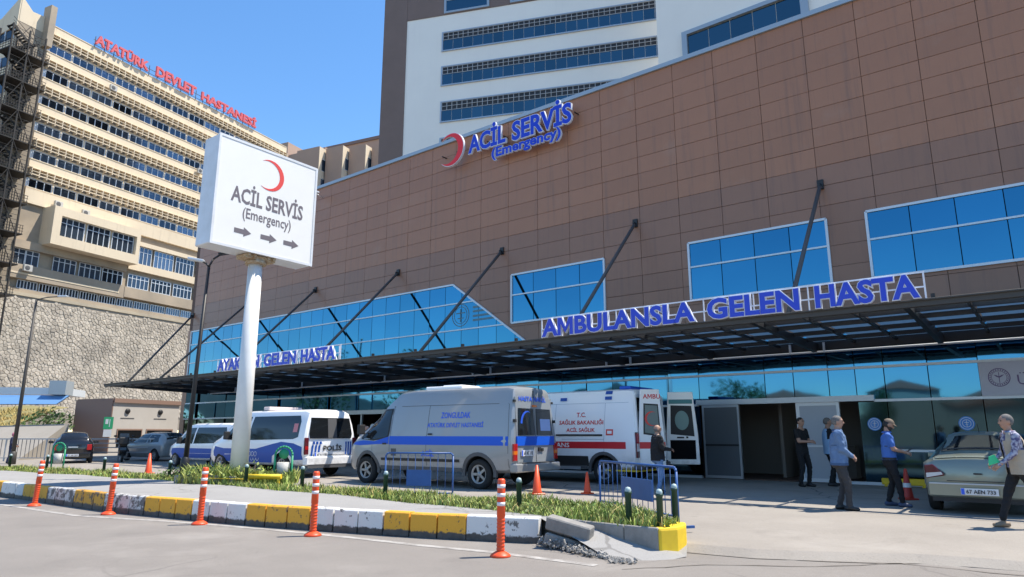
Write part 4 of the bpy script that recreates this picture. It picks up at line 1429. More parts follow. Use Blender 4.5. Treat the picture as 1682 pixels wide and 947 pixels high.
# sloping concrete wall and bank
b = MB()
b.add([(-48, 44.9, 0), (-26.5, 40.95, 0), (-26.5, 40.95, 2.03), (-29, 41.42, 1.98), (-48, 44.9, 1.53), (-48, 45.4, 0), (-26.5, 41.4, 0), (-26.5, 41.4, 2.03), (-29, 41.9, 1.98), (-48, 45.4, 1.53)], [(0, 1, 2, 3, 4), (5, 9, 8, 7, 6), (4, 3, 8, 9), (3, 2, 7, 8), (1, 6, 7, 2), (0, 4, 9, 5)])
tag(b.build('ramp_wall', 'pave'), 'low concrete wall at the top of the pale ramp beside the gate house', 'wall')
b = MB()
b.add([(-52, 37.2, .0), (-26.4, 37.2, .0), (-26.4, 40.9, 1.95), (-29, 41.4, 1.9), (-52, 45.6, 1.4)], [(0, 1, 2, 3, 4)])
b.add([(-26.4, 37.2, -.1), (-26.4, 37.2, .0), (-26.4, 40.9, 1.95), (-26.4, 40.9, -.1)], [(0, 1, 2, 3)])
tag(b.build('ramp', mat('ramp_concrete', (.27, .245, .205), .9, 0, (.31, .28, .24), .8, .2, bump=.2), fix=False), kind='structure')
bank = MB()
g = np.random.default_rng(4)
vs = []
nx, ny = 24, 6
for i in range(nx + 1):
    for j in range(ny + 1):
        x = -50 + 17.3 * i / nx
        y = 43 + (50 - 43) * j / ny + (-28 - x) * .19
        vs.append((x, y, 1.35 + 2.1 * (j / ny) ** .8 + g.uniform(-.12, .12)))
bank.add(vs, [(i * (ny + 1) + j, (i + 1) * (ny + 1) + j, (i + 1) * (ny + 1) + j + 1, i * (ny + 1) + j + 1) for i in range(nx) for j in range(ny)], 0, True)
tag(bank.build('bank', mat('bank_soil', (.28, .22, .10), 1, 0, (.2, .19, .07), .8, .1)), kind='structure')
blades('bank_grass', [(-50, 47.4), (-32.8, 44.3), (-32.8, 49.5), (-50, 53.5)], 9000, .2, .6, 'dry', lambda x, y: 1.3 + 2.0 * np.clip((y - 43.2 - (-28 - x) * .19) / 7, 0, 1) ** .8, .05, 8)
# white slab and blue sheet awning over the bank
aw = thing('awning', 'white slab and blue sheet awning above the dry grass bank', 'awning', (-47.8, 52, 0), R(12))
MB().bx(-6, 12.5, 0, 4, 4.5, 5.05).build('slab', 'alu', aw)
MB().add([(-6, -.6, 3.6), (12.2, -.6, 3.75), (12.8, 0, 4.45), (-6, 0, 4.45), (-6, -.5, 3.55), (12.2, -.5, 3.7), (12.8, .1, 4.4), (-6, .1, 4.4)], [(0, 1, 2, 3), (4, 7, 6, 5), (0, 4, 5, 1), (1, 5, 6, 2), (2, 6, 7, 3), (3, 7, 4, 0)]).build('sheet', 'awning_blue', aw)
MB().bx(11.4, 12.6, -.3, 1.2, 4.5, 5.6).build('end_box', 'alu_grey', aw)
cbx = thing('kiosk', 'pale flat roofed kiosk at the left edge below the stone wall', 'kiosk', (-52.5, 58, 0), R(20))
MB().bx(-3, 2.8, 0, 4, 2, 6.9).build('wall', 'cream_dark', cbx)
MB().bx(-3.4, 3.2, -.6, 4.4, 6.9, 7.9).build('roof', 'alu', cbx)
# ---------------------------------------------------------------- vehicles: lofted bodies (local x forward from the rear bumper, y left, z up)
class Loft:
    def __init__(s, st, warp=None):
        s.st = st
        s.warp = warp or (lambda p: p)
    def par(s, x):
        st = s.st
        x = min(max(x, st[0][0]), st[-1][0])
        for a, b in zip(st, st[1:]):
            if x <= b[0] + 1e-9:
                t = (x - a[0]) / max(1e-6, b[0] - a[0])
                return [a[i] + (b[i] - a[i]) * t for i in range(len(a))]
    def ring(s, q):
        x, zb, zl, zt, wb, wm, wt = q
        k = min(1, (zt - zl) / .5)
        wl = wm - .012
        return [(0, zb), (wb * .9, zb), (wb, zb + .07), (wm, zb + .42 * (zl - zb)), (wm, zl - .10), (wl, zl), (wl + (wt - wl) * .5, zl + (zt - zl) * .52), (wt, zt - .13 * k), (wt - .035 * k - .005, zt - .045 * k), (wt - .15, zt), (wt * .45, zt + .018), (0, zt + .024)]
    def y(s, x, z):
        r = s.ring(s.par(x))[2:10]
        for a, b in zip(r, r[1:]):
            if a[1] - 1e-6 <= z <= b[1] + 1e-6:
                t = (z - a[1]) / max(1e-6, b[1] - a[1])
                return a[0] + (b[0] - a[0]) * t
        return r[0][0] if z < r[0][1] else r[-1][0]
    def top(s, x, y):
        r = s.ring(s.par(x))
        y = abs(y)
        for a, b in zip(r[7:], r[8:]):
            if b[0] - 1e-6 <= y <= a[0] + 1e-6:
                t = (y - a[0]) / (b[0] - a[0] - 1e-9)
                return a[1] + (b[1] - a[1]) * t
        return r[8][1]
    def body(s, m, wheels, parent, name='body', r=.42, pocket='plastic'):
        mb = MB()
        n = None
        for q in s.st:
            h = s.ring(q)
            rg = [(y, z) for y, z in h] + [(-y, z) for y, z in h[-2:0:-1]]
            n = len(rg)
            mb.v += [s.warp((q[0], y, z)) for y, z in rg]
        for i in range(len(s.st) - 1):
            for k in range(n):
                mb.f.append((i * n + k, (i + 1) * n + k, (i + 1) * n + (k + 1) % n, i * n + (k + 1) % n))
                mb.m.append(0); mb.s.append(True)
        for base in (0, (len(s.st) - 1) * n):
            mb.f.append(tuple(range(base, base + n))); mb.m.append(0); mb.s.append(False)
        me = mb.mesh(name, [m, pocket], sharp=38)
        o = link(name, me)
        cut = MB()
        for wx, wy, wz in wheels:
            sgn = 1 if wy > 0 else -1
            lo, hi = (-.45, .4) if sgn > 0 else (-.4, .45)
            cut.lathe([(0, lo), (r, lo), (r, hi), (0, hi)], 28, (wx, wy, wz), ax='y', sm=False)
        co = cut.build('cutter', 'plastic')
        md = o.modifiers.new('b', 'BOOLEAN')
        md.object = co
        md.operation = 'DIFFERENCE'
        md.solver = 'EXACT'
        dg = bpy.context.evaluated_depsgraph_get()
        nm = bpy.data.meshes.new_from_object(o.evaluated_get(dg))
        bpy.data.objects.remove(o)
        bpy.data.objects.remove(co)
        while len(nm.materials) > 2:
            nm.materials.pop()
        for p in nm.polygons:
            c = p.center
            ins = any(math.hypot(c.x - wx, c.z - wz) < r - .004 and abs(c.y) > .2 and abs(abs(c.y) - abs(wy)) < .5 and abs(c.y) < abs(wy) + .08 for wx, wy, wz in wheels)
            p.material_index = 0
            if ins or any(abs(math.hypot(c.x - wx, c.z - wz) - r) < .012 and abs(p.normal.y) < .3 for wx, wy, wz in wheels):
                p.material_index = 1
        return link(name, nm, parent)
    def side(s, name, poly, m, parent, left=True, off=.006, th=0, grid=None):
        """a patch on the side: poly in (x, z)"""
        sg = 1 if left else -1
        mb = MB()
        def mp(x, z, d):
            return s.warp((x, sg * (s.y(x, z) + d), z))
        if grid:
            (x0, x1), (z0, z1), nx, nz = grid
            pts = [[(x0 + (x1 - x0) * i / nx, z0 + (z1 - z0) * j / nz) for j in range(nz + 1)] for i in range(nx + 1)]
            mb.add([mp(*pts[i][j], off) for i in range(nx + 1) for j in range(nz + 1)], [(i * (nz + 1) + j, (i + 1) * (nz + 1) + j, (i + 1) * (nz + 1) + j + 1, i * (nz + 1) + j + 1) for i in range(nx) for j in range(nz)], 0, True)
        else:
            xa, xb = min(p[0] for p in poly), max(p[0] for p in poly)
            za, zb = min(p[1] for p in poly), max(p[1] for p in poly)
            nx, nz = max(1, round((xb - xa) / .12)), max(1, round((zb - za) / .09))
            for i in range(nx):
                c = clip_half(poly, (xa + (xb - xa) * i / nx, 0), (xa + (xb - xa) * i / nx, 1), False)
                c = clip_half(c, (xa + (xb - xa) * (i + 1) / nx, 0), (xa + (xb - xa) * (i + 1) / nx, 1), True) if len(c) > 2 else c
                for j in range(nz):
                    if len(c) < 3:
                        break
                    e = clip_half(c, (0, za + (zb - za) * j / nz), (1, za + (zb - za) * j / nz), True)
                    e = clip_half(e, (0, za + (zb - za) * (j + 1) / nz), (1, za + (zb - za) * (j + 1) / nz), False) if len(e) > 2 else e
                    if len(e) > 2 and parea(e) > 1e-6:
                        mb.add([mp(x, z, off) for x, z in e], [tuple(range(len(e)))], 0, True)
        return mb.build(name, m, parent)
    def topp(s, name, x0, x1, y0, y1, m, parent, nx=6, ny=6, off=.006, inset=None):
        mb = MB()
        P = []
        for i in range(nx + 1):
            x = x0 + (x1 - x0) * i / nx
            f = 1 if inset is None else 1 - inset * (i / nx)
            for j in range(ny + 1):
                y = (y0 + (y1 - y0) * j / ny) * f
                P.append(s.warp((x, y, s.top(x, y) + off)))
        mb.add(P, [(i * (ny + 1) + j, (i + 1) * (ny + 1) + j, (i + 1) * (ny + 1) + j + 1, i * (ny + 1) + j + 1) for i in range(nx) for j in range(ny)], 0, True)
        return mb.build(name, m, parent)

def rear_poly(mb, L, poly, d0=-.012, d1=.02, mi=0):
    """flat piece on the tail: poly in (y, z)"""
    n = len(poly)
    A = [L.warp((0 + d0, y, z)) for y, z in poly]
    B = [L.warp((0 + d1, y, z)) for y, z in poly]
    mb.add(A + B, [tuple(range(n)), tuple(range(n, 2 * n))[::-1]] + [(k, (k + 1) % n, n + (k + 1) % n, n + k) for k in range(n)], mi)
    return mb
def rect(a, b, c, d):
    return [(a, c), (b, c), (b, d), (a, d)]

wheel_cache = {}
def wheel(parent, x, y, z, r, left, spokes=5, wd=.2, rim='rim'):
    key = (round(r, 3), spokes, rim)
    if key not in wheel_cache:
        t = MB().lathe([(r * .62, -wd / 2), (r * .9, -wd / 2), (r, -wd * .36), (r, wd * .36), (r * .9, wd / 2), (r * .64, wd / 2), (r * .6, wd * .3), (r * .6, -wd * .3)], 28, ax='y')
        t.lathe([(0, -wd * .2), (r * .62, -wd * .2)], 20, ax='y')
        tm = t.mesh('wheel', 'tyre')
        q = MB().lathe([(r * .52, wd * .32), (r * .62, wd * .47), (r * .66, wd * .44), (r * .6, wd * .1)], 28, ax='y')
        q.lathe([(0, wd * .40), (r * .16, wd * .40), (r * .2, wd * .3)], 14, ax='y')
        for k in range(spokes):
            a = 2 * PI * k / spokes
            mx = M.Rotation(a, 4, 'Y')
            q.bx(r * .12, r * .57, wd * .18, wd * .36, -r * (.085 if spokes < 8 else .045), r * (.085 if spokes < 8 else .045), 0, mx)
        q.lathe([(0, -.02 + wd * .08), (r * .6, -.02 + wd * .08)], 20, ax='y', mi=1)
        wheel_cache[key] = (tm, q.mesh('rim', [rim, 'plastic']))
    tm, rm_ = wheel_cache[key]
    w_ = link('wheel', tm, parent, (x, y, z), (0, 0, 0 if left else PI))
    link('rim', rm_, w_)
    return w_
def mirror_part(parent, x, y, z, left, m='plastic', h=.28, d=.12):
    sg = 1 if left else -1
    MB().bx(x - .06, x + .06, min(y, y + sg * .22), max(y, y + sg * .22), z - h / 2, z + h / 2).bx(x, x + .05, min(y - sg * .08, y), max(y - sg * .08, y), z - .06, z).build('wing_mirror', m, parent, bevel=.03, seg=2)
def number_plate(parent, L, y0, y1, z0, z1, text, d=-.03):
    p = rear_poly(MB(), L, rect(y0, y1, z0, z1), d - .008, d + .01).build('number_plate', 'plate', parent)
    b_ = rear_poly(MB(), L, rect(y1 - (y1 - y0) * .1, y1 - .005, z0 + .006, z1 - .006), d - .011, d)
    b_.build('plate_band', 'blue_print', p)
    o = L.warp((d - .010, (y0 + y1) / 2 - .02, z0 + (z1 - z0) * .2))
    print_text('lettering', text, 'plastic', p, o, (0, -1, 0), (0, 0, 1), width=(y1 - y0) * .78, height=(z1 - z0) * .6, off=.015)
    return p

def big_van(name, label, cat, loc, ang, scale, paint, zt, glass_side, tail_z=1.45, arch=.43, nose=True):
    """a long high-roofed panel van"""
    t = thing(name, label, cat, (*loc, APRON), ang)
    st = [(0, .50, 1.20, zt - .10, .84, .93, .74), (.05, .42, 1.20, zt - .035, .92, .985, .785), (.22, .38, 1.20, zt, .94, 1.0, .80), (3.2, .36, 1.20, zt, .94, 1.0, .80), (3.75, .36, 1.20, zt - .05, .94, 1.0, .78), (4.25, .36, 1.19, zt - .38, .94, 1.0, .76),
          (4.55, .36, 1.17, zt - .66, .93, .99, .74), (5.0, .34, 1.12, min(zt - .98, 1.58), .92, .98, .78), (5.28, .33, 1.06, 1.22, .90, .96, .84), (5.48, .33, .98, 1.06, .86, .92, .80), (5.60, .36, .84, .88, .78, .84, .70), (5.66, .42, .66, .68, .66, .70, .56)]
    def warp(p):
        x, y, z = p
        k = max(0, 1 - x / .8)
        x2 = x + k * max(0, z - 1.15) * .075
        k2 = max(0, (x - 4.4) / 1.3)
        x2 -= .22 * k2 * y * y
        return (x2 * scale, y * scale, z * scale)
    L = Loft(st, warp)
    wx = ((.98, .34), (4.73, .34))
    body = L.body(paint, [(x * scale, s_ * 1.0 * scale, z * scale) for x, z in wx for s_ in (1, -1)], t, r=arch * scale)
    for x, z in wx:
        for lf in (True, False):
            wheel(t, x * scale, (.88 if lf else -.88) * scale, .34 * scale, .345 * scale, lf)
            sg = 1 if lf else -1
            b = MB()                                   # black lip round the arch
            N = 14
            P = []
            for k in range(N + 1):
                a = PI * (-.04 + 1.08 * k / N)
                for rr_ in (arch - .01, arch + .075):
                    for d in (.012, -.05):
                        xx, zz = x + rr_ * math.cos(a), z + rr_ * math.sin(a)
                        P.append(warp((xx, sg * (L.y(xx, max(zz, .40)) + d), zz)))
            b.add(P, [f for k in range(N) for f in ((4 * k, 4 * k + 4, 4 * k + 6, 4 * k + 2), (4 * k, 4 * k + 1, 4 * k + 5, 4 * k + 4), (4 * k + 2, 4 * k + 6, 4 * k + 7, 4 * k + 3))])
            b.build('arch_trim', 'plastic_grey', t)
    # cab glass
    L.side('windscreen_pillar', [(4.86, 1.20), (5.10, 1.16), (4.58, zt - .72), (4.50, zt - .70)], 'plastic', t)
    for lf in (True, False):
        L.side('cab_window', [(3.95, 1.20), (4.45, 1.13), (5.0, 1.17), (4.72, 1.52), (4.38, 1.86), (3.95, 1.88)], glass_side, t, lf, off=.008)
        L.side('window_seal', [(3.91, 1.16), (4.46, 1.09), (5.07, 1.13), (4.75, 1.56), (4.40, 1.90), (3.91, 1.92)], 'plastic', t, lf, off=.004)
        mirror_part(t, 4.85 * scale, (.97 if lf else -.97) * scale, 1.38 * scale, lf)
    L.topp('windscreen', 4.52, 5.20, -.66, .66, 'glass_dark', t, off=.01)
    L.side('sill_trim', None, 'plastic_grey', t, grid=((1.5, 4.2), (.38, .47), 8, 1), off=.008)
    return t, L, warp

# --- silver patient transfer van
sv, SL, sw_ = big_van('transfer_van', 'silver patient transfer van with a blue stripe and lettering, beside the blue barrier', 'van', (.62 - 0.0, 18.1), R(145.5), 1.085, 'silver', 2.38, 'glass_dark')
SC = 1.085
SL.side('stripe', None, 'blue_stripe', sv, grid=((.12, 3.88), (1.0, 1.21), 12, 3), off=.005)
SL.side('stripe', [(3.9, 1.02), (3.9, 1.2), (4.40, 1.08), (4.95, 1.10), (5.30, 1.06), (5.42, .99), (5.1, .97)], 'blue_stripe', sv, off=.006)
SL.side('door_handle', None, 'plastic', sv, grid=((3.96, 4.10), (1.0, 1.04), 2, 1), off=.022)
SL.side('door_handle', None, 'plastic', sv, grid=((2.42, 2.56), (1.24, 1.28), 2, 1), off=.022)
SL.side('fuel_flap', None, 'plastic_grey', sv, grid=((3.62, 3.80), (.72, .90), 2, 2), off=.003)
for x in (4.52,):
    SL.side('seam', None, 'plastic_grey', sv, grid=((x, x + .010), (.45, 1.06), 1, 6), off=.003)
SL.side('rub_strip', None, 'plastic', sv, grid=((1.55, 4.15), (.60, .665), 6, 1), off=.014)
SL.side('seam', None, 'plastic_grey', sv, grid=((.15, 3.9), (1.96, 1.972), 10, 1), off=.002)
for x in (.12, 2.6, 3.86):
    SL.side('seam', None, 'plastic_grey', sv, grid=((x, x + .012), (.5, 1.96), 1, 8), off=.003)
def on_side(L, x0, z0, sc):
    def f(p):
        x, z = p.x / sc, p.z / sc
        return V(L.warp((x, L.y(x, z) + .006, z)))
    return f
print_text('lettering', 'ZONGULDAK', 'blue_print', sv, (1.74 * SC, 1.0 * SC, 1.64 * SC), (-1, 0, 0), (0, 0, 1), width=.92 * SC, height=.15 * SC, off=.02, surf=on_side(SL, 0, 0, SC))
print_text('lettering', 'ATATÜRK DEVLET HASTANESİ', 'blue_print', sv, (1.74 * SC, 1.0 * SC, 1.42 * SC), (-1, 0, 0), (0, 0, 1), width=1.75 * SC, height=.15 * SC, off=.02, surf=on_side(SL, 0, 0, SC))
print_text('lettering', 'ACİL', 'blue_print', sv, (2.55 * SC, 1.0 * SC, .72 * SC), (-1, 0, 0), (0, 0, 1), width=.42 * SC, height=.18 * SC, off=.02, surf=on_side(SL, 0, 0, SC))
def rp(name, polys, m, par, L=SL, d0=-.012, d1=.02, bevel=0):
    mb = MB()
    for p in polys:
        rear_poly(mb, L, p, d0, d1)
    return mb.build(name, m, par, bevel=bevel)
rp('bumper', [rect(-.97, .97, .40, .60)], 'silver', sv, d0=-.10, d1=.1, bevel=.03)
rp('bumper_step', [rect(-.7, .7, .56, .62)], 'plastic_grey', sv, d0=-.09, d1=.02)
rdoor = rp('rear_door', [rect(.005, .80, .62, 2.12)], 'silver', sv, d0=-.016)
rdoor2 = rp('rear_door', [rect(-.80, -.005, .62, 2.12)], 'silver', sv, d0=-.016)
rp('rear_window', [[(.06, 1.24), (.74, 1.24), (.70, 1.86), (.06, 1.86)]], 'glass_dark', rdoor, d0=-.026)
rp('rear_window', [[(-.74, 1.24), (-.06, 1.24), (-.06, 1.86), (-.70, 1.86)]], 'glass_dark', rdoor2, d0=-.026)
rp('stripe', [rect(.01, .82, 1.0, 1.21)], 'blue_stripe', rdoor, d0=-.020)
rp('stripe', [rect(-.82, -.01, 1.0, 1.21)], 'blue_stripe', rdoor2, d0=-.020)
rp('door_gap', [rect(-.006, .006, .62, 2.3)], 'plastic', sv, d0=-.022)
for s_ in (1, -1):
    lamp = rp('tail_lamp', [rect(*sorted((s_ * .82, s_ * .965)), .66, .80)], 'lamp_red', sv, d0=-.03, bevel=.01)
    rp('lamp_lens', [rect(*sorted((s_ * .822, s_ * .963)), .80, .88)], 'lamp_orange', lamp, d0=-.03)
    rp('lamp_lens', [rect(*sorted((s_ * .822, s_ * .963)), .88, 1.04)], 'lamp_red', lamp, d0=-.03)
    rp('hinge', [rect(*sorted((s_ * .83, s_ * .90)), 1.53, 1.60)], 'plastic', sv, d0=-.04)
    rp('hinge', [rect(*sorted((s_ * .80, s_ * .86)), 2.0, 2.05)], 'plastic', sv, d0=-.04)
cm_ = MB()
crescent(cm_, .27, (0, 0), 0, .004, 'x')
o_ = cm_.build('crescent', 'blue_print', rdoor)
o_.location = sw_((-.032, .40, 1.55))
o_.rotation_euler = (0, R(-3), 0)
print_text('lettering', 'HASTA NAKİL', 'blue_print', sv, sw_((-.020, .06, 2.03)), (0, -1, 0), (0, 0, 1), width=1.2 * SC, height=.15 * SC, off=.02)
rp('handle', [rect(-.18, -.08, .86, .95), rect(-.3, -.2, .86, .93)], 'plastic', rdoor2, d0=-.035)
rp('stop_lamp', [rect(-.09, .09, 1.90, 1.95)], 'lamp_orange', sv, d0=-.04)
rp('notice', [rect(-.66, -.2, 1.34, 1.62)], mat('window_notice', (.06, .12, .3), .5), rdoor2, d0=-.029)
number_plate(rdoor, SL, .14, .66, .76, .90, '67 AT 112')
b = MB().bx(1.9, 3.1, -.5, .5, 2.38, 2.47).bx(2.0, 2.6, -.4, .4, 2.47, 2.50)
b.v = [tuple(c * SC for c in p) for p in b.v]
b.build('roof_unit', 'van_white', sv, bevel=.02)

# --- white ambulance, rear doors open
av, AL, aw_ = big_van('ambulance', 'white ambulance with a red stripe and its rear doors open at the entrance', 'ambulance', (4.02, 19.85), R(143), 1.05, 'van_white', 2.50, 'glass_dark')
AS = 1.05
AL.side('stripe', None, 'red_stripe', av, grid=((.30, 5.2), (.92, 1.10), 14, 3), off=.005)
AL.side('lower_panel', None, 'plastic', av, grid=((1.45, 4.2), (.44, .72), 8, 2), off=.006)
AL.side('side_step', None, 'alu_grey', av, grid=((1.7, 4.1), (.36, .44), 8, 1), off=.05)
for z, x0, x1 in ((2.13, .2, 3.6), (1.16, .95, 2.3)):
    AL.side('seam', None, 'alu_grey', av, grid=((x0, x1), (z, z + .012), 10, 1), off=.003)
for x in (.95, 2.55):
    AL.side('seam', None, 'alu_grey', av, grid=((x, x + .012), (.8, 2.13), 1, 8), off=.003)
AL.side('door_rail', None, 'plastic', av, grid=((1.0, 2.5), (1.25, 1.30), 8, 1), off=.02)
for x in (.75, 2.2, 3.3):
    AL.side('side_lamp', None, 'police_blue', av, grid=((x, x + .22), (2.22, 2.31), 1, 1), off=.02)
    if x < 1:
        AL.side('side_lamp', None, 'police_blue', av, grid=((x, x + .22), (2.37, 2.46), 1, 1), off=.012)
for s_, z, wd, h in (('T.C.', 1.76, .30, .13), ('SAĞLIK BAKANLIĞI', 1.56, 1.42, .15), ('ACİL SAĞLIK', 1.36, .92, .14)):
    print_text('lettering', s_, 'red_stripe', av, (1.70 * AS, 1.0 * AS, z * AS), (-1, 0, 0), (0, 0, 1), width=wd * AS, height=h * AS, off=.025, surf=on_side(AL, 0, 0, AS))
print_text('lettering', 'AMBULANS', 'van_white', av, (2.62 * AS, 1.0 * AS, .945 * AS), (-1, 0, 0), (0, 0, 1), width=1.15 * AS, height=.125 * AS, off=.02, surf=on_side(AL, 0, 0, AS))
def side_ring(L, parent, x, z, r, m, sc):
    b = MB()
    for r0, r1 in ((r, r - .03), (r * .68, r * .60)):
        for k in range(24):
            a0, a1 = 2 * PI * k / 24, 2 * PI * (k + 1) / 24
            b.add([L.warp((x + q * math.cos(a), L.y(x + q * math.cos(a), z + q * math.sin(a)) + .007, z + q * math.sin(a))) for a in (a0, a1) for q in (r0, r1)], [(0, 1, 3, 2)])
    for dx, dz, w_, h in ((0, 0, .03, r), (0, r * .2, r * .8, .03)):
        b.add([L.warp((x + dx + i * w_ / 2, L.y(x, z) + .008, z + dz + j * h / 2)) for i, j in ((-1, -1), (1, -1), (1, 1), (-1, 1))], [(0, 1, 2, 3)])
    return b.build('emblem', m, parent, fix=False)
side_ring(AL, av, 3.1, 1.62, .24, 'red_print', AS)
AL.side('notice', None, 'red_print', av, grid=((.68, .90), (1.27, 1.43), 1, 1), off=.006)
AL.side('notice', None, 'van_white', av, grid=((.72, .86), (1.31, 1.39), 1, 1), off=.009)
def ap(name, polys, m, par, d0=-.012, d1=.02, bevel=0):
    return rp(name, polys, m, par, AL, d0, d1, bevel)
ap('bumper', [rect(-.97, .97, .40, .56)], 'plastic_grey', av, d0=-.1, d1=.1, bevel=.02)
MB().bx(.0, 1.0, -1, 1, .36, .40).build('step', 'yellow', av)
# flat black sheet stands for the unlit interior, with flat fittings laid on it
ap('rear_opening', [rect(-.78, .78, .62, 2.26)], 'black', av, d0=-.004)
ap('door_frame', [rect(-.86, -.79, .6, 2.34), rect(.79, .86, .6, 2.34), rect(-.79, .79, 2.27, 2.36)], 'van_white', av, d0=-.03)
ap('interior_unit', [rect(-.74, -.45, .7, 1.5), rect(.5, .74, .7, 1.9), rect(-.7, -.5, 1.6, 2.2)], 'plastic_grey', av, d0=-.012)
for s_ in (1, -1):
    lamp = ap('tail_lamp', [rect(*sorted((s_ * .865, s_ * .985)), .70, 1.35)], 'lamp_dark', av, d0=-.03, bevel=.01)
    ap('lamp_lens', [rect(*sorted((s_ * .868, s_ * .982)), .86, 1.06)], 'lamp_clear', lamp, d0=-.032)
    ap('lamp_lens', [rect(*sorted((s_ * .868, s_ * .982)), 1.06, 1.32)], 'lamp_red', lamp, d0=-.032)
def leaf(hinge, ang, inner, W_=.80):
    """a door leaf hinged at the tail; local x along the leaf, y out of its outer face"""
    lf = link('rear_door', None, av, hinge, (0, 0, ang))
    lf.empty_display_size = .1
    sgn = 1
    # outline leans in towards the roof
    def out(k, inset=0):
        return [(0 + inset, .48 * AS + inset), (W_ - inset, .48 * AS + inset), (W_ - .02 - inset, 1.3 * AS), (W_ - .12 - inset, 2.47 * AS - inset), (.08 + inset, 2.47 * AS - inset), (inset, 1.3 * AS)]
    MB().prism(out(0), -.035, .035, 'y').build('door_shell', 'van_white', lf, bevel=.012)
    y0, y1 = (-.045, -.03) if inner else (.03, .045)
    wq = [(.12, 1.30 * AS), (W_ - .12, 1.24 * AS), (W_ - .17, 2.08 * AS), (.15, 2.1 * AS)]
    MB().prism(wq, *( (-.041, .041)), ax='y').build('rear_window', 'plastic', lf, bevel=.004)
    g_ = MB()
    if inner:
        g_.prism([(W_ / 2 + .20 * math.cos(k * PI / 10), 1.68 * AS + .28 * math.sin(k * PI / 10)) for k in range(20)], -.048, -.043, 'y')
        g_.build('window_film', mat('teal_window_film', (.14, .26, .25), .3), lf)
        MB().bx(.10, W_ - .14, -.05, -.04, 2.14 * AS, 2.26 * AS).build('grab_panel', mat('teal_plastic', (.05, .22, .23), .4), lf)
        MB().bx(.10, W_ - .10, -.046, -.036, .62 * AS, 1.14 * AS).build('lower_recess', 'black', lf)
        MB().bx(.3, .5, -.07, -.04, 1.19 * AS, 1.23 * AS).bx(.56, .62, -.06, -.04, 1.19 * AS, 1.24 * AS).build('latch', 'plastic', lf)
    else:
        g_.prism([(.16, 1.34 * AS), (W_ - .16, 1.29 * AS), (W_ - .20, 2.04 * AS), (.19, 2.06 * AS)], -.046, -.042, 'y')
        g_.build('window_film', mat('grey_window_film', (.15, .19, .18), .25), lf)
    return lf
hl = aw_((.0, .86, 0))
l1 = leaf((hl[0] - .02, hl[1], 0), R(180 + 45), False, .74)
cm_ = MB()
crescent(cm_, .2, (.37, 1.70 * AS), -.052, -.048, 'y', 0, -1.0)
cm_.build('crescent', 'red_print', l1)
print_text('lettering', 'AMBU', 'red_stripe', l1, (.39, -.037, 2.22 * AS), (1, 0, 0), (0, 0, 1), width=.50, height=.13, off=.02)
MB().bx(.0, .74, -.039, -.036, .93 * AS, 1.10 * AS).build('stripe', 'red_stripe', l1)
hr = aw_((.0, -.86, 0))
l2 = leaf((hr[0] - .02, hr[1], 0), R(-(143) - 16), True, .92)
b = MB().bx(.25, .6, -.7, .7, 2.5, 2.58)
b.v = [tuple(c * AS for c in p) for p in b.v]
b.build('light_bar', 'blue_stripe', av, bevel=.02)
b = MB().bx(4.0, 4.35, -.6, .6, 2.1, 2.32)
b.v = [tuple(c * AS for c in p) for p in b.v]
b.build('light_bar', 'blue_stripe', av, bevel=.02)

# --- police minibus
def small_van(name, label, cat, loc, ang, sc, paint, livery=True):
    t = thing(name, label, cat, (*loc, APRON), ang)
    st = [(0, .46, 1.08, 1.80, .80, .90, .70), (.05, .38, 1.08, 1.90, .88, .955, .755), (.22, .34, 1.08, 1.95, .90, .97, .775), (3.2, .32, 1.06, 1.96, .90, .975, .78), (3.7, .32, 1.05, 1.90, .90, .97, .76), (4.05, .32, 1.03, 1.70, .89, .965, .74), (4.5, .32, 1.0, 1.36, .88, .95, .76), (4.78, .32, .96, 1.14, .87, .93, .80), (5.15, .33, .90, 1.02, .84, .90, .78), (5.32, .36, .78, .86, .78, .84, .70), (5.40, .42, .62, .66, .66, .7, .56)]
    def warp(p):
        x, y, z = p
        x2 = x + max(0, 1 - x / .7) * max(0, z - 1.0) * .11 - .25 * max(0, (x - 4.2) / 1.2) * y * y
        return (x2 * sc, y * sc, z * sc)
    L = Loft(st, warp)
    wx = ((1.05, .33), (4.40, .33))
    L.body(paint, [(x * sc, s_ * .97 * sc, z * sc) for x, z in wx for s_ in (1, -1)], t, r=.40 * sc)
    for x, z in wx:
        for lf in (True, False):
            wheel(t, x * sc, (.86 if lf else -.86) * sc, .33 * sc, .33 * sc, lf, 9)
    for lf in (True, False):
        L.side('side_window', [(.32, 1.16), (.55, 1.10), (2.85, 1.06), (2.80, 1.78), (.42, 1.78), (.30, 1.6)], 'glass_dark', t, lf)
        L.side('cab_window', [(2.95, 1.06), (4.2, 1.07), (4.05, 1.35), (3.55, 1.76), (2.92, 1.78)], 'glass_dark', t, lf)
        mirror_part(t, 3.95 * sc, (.93 if lf else -.93) * sc, 1.20 * sc, lf)
    L.topp('windscreen', 3.85, 4.66, -.64, .64, 'glass_dark', t, off=.01)
    return t, L, warp
pvn, PL, pw_ = small_van('police_minibus', 'white police minibus with blue wave livery and a red light bar behind the sign pole', 'police van', (-5.95, 22.9), R(143), 1.10, 'van_white')
PS = 1.10
PL.side('livery', [(.08, .52), (.10, .88), (.5, .98), (1.1, 1.02), (1.6, .94), (2.4, .80), (4.2, .80), (4.9, .86), (5.0, .70), (4.95, .55), (4.0, .40), (1.6, .40), (1.52, .6), (1.05, .80), (.62, .62), (.55, .5)], 'police_blue', pvn)
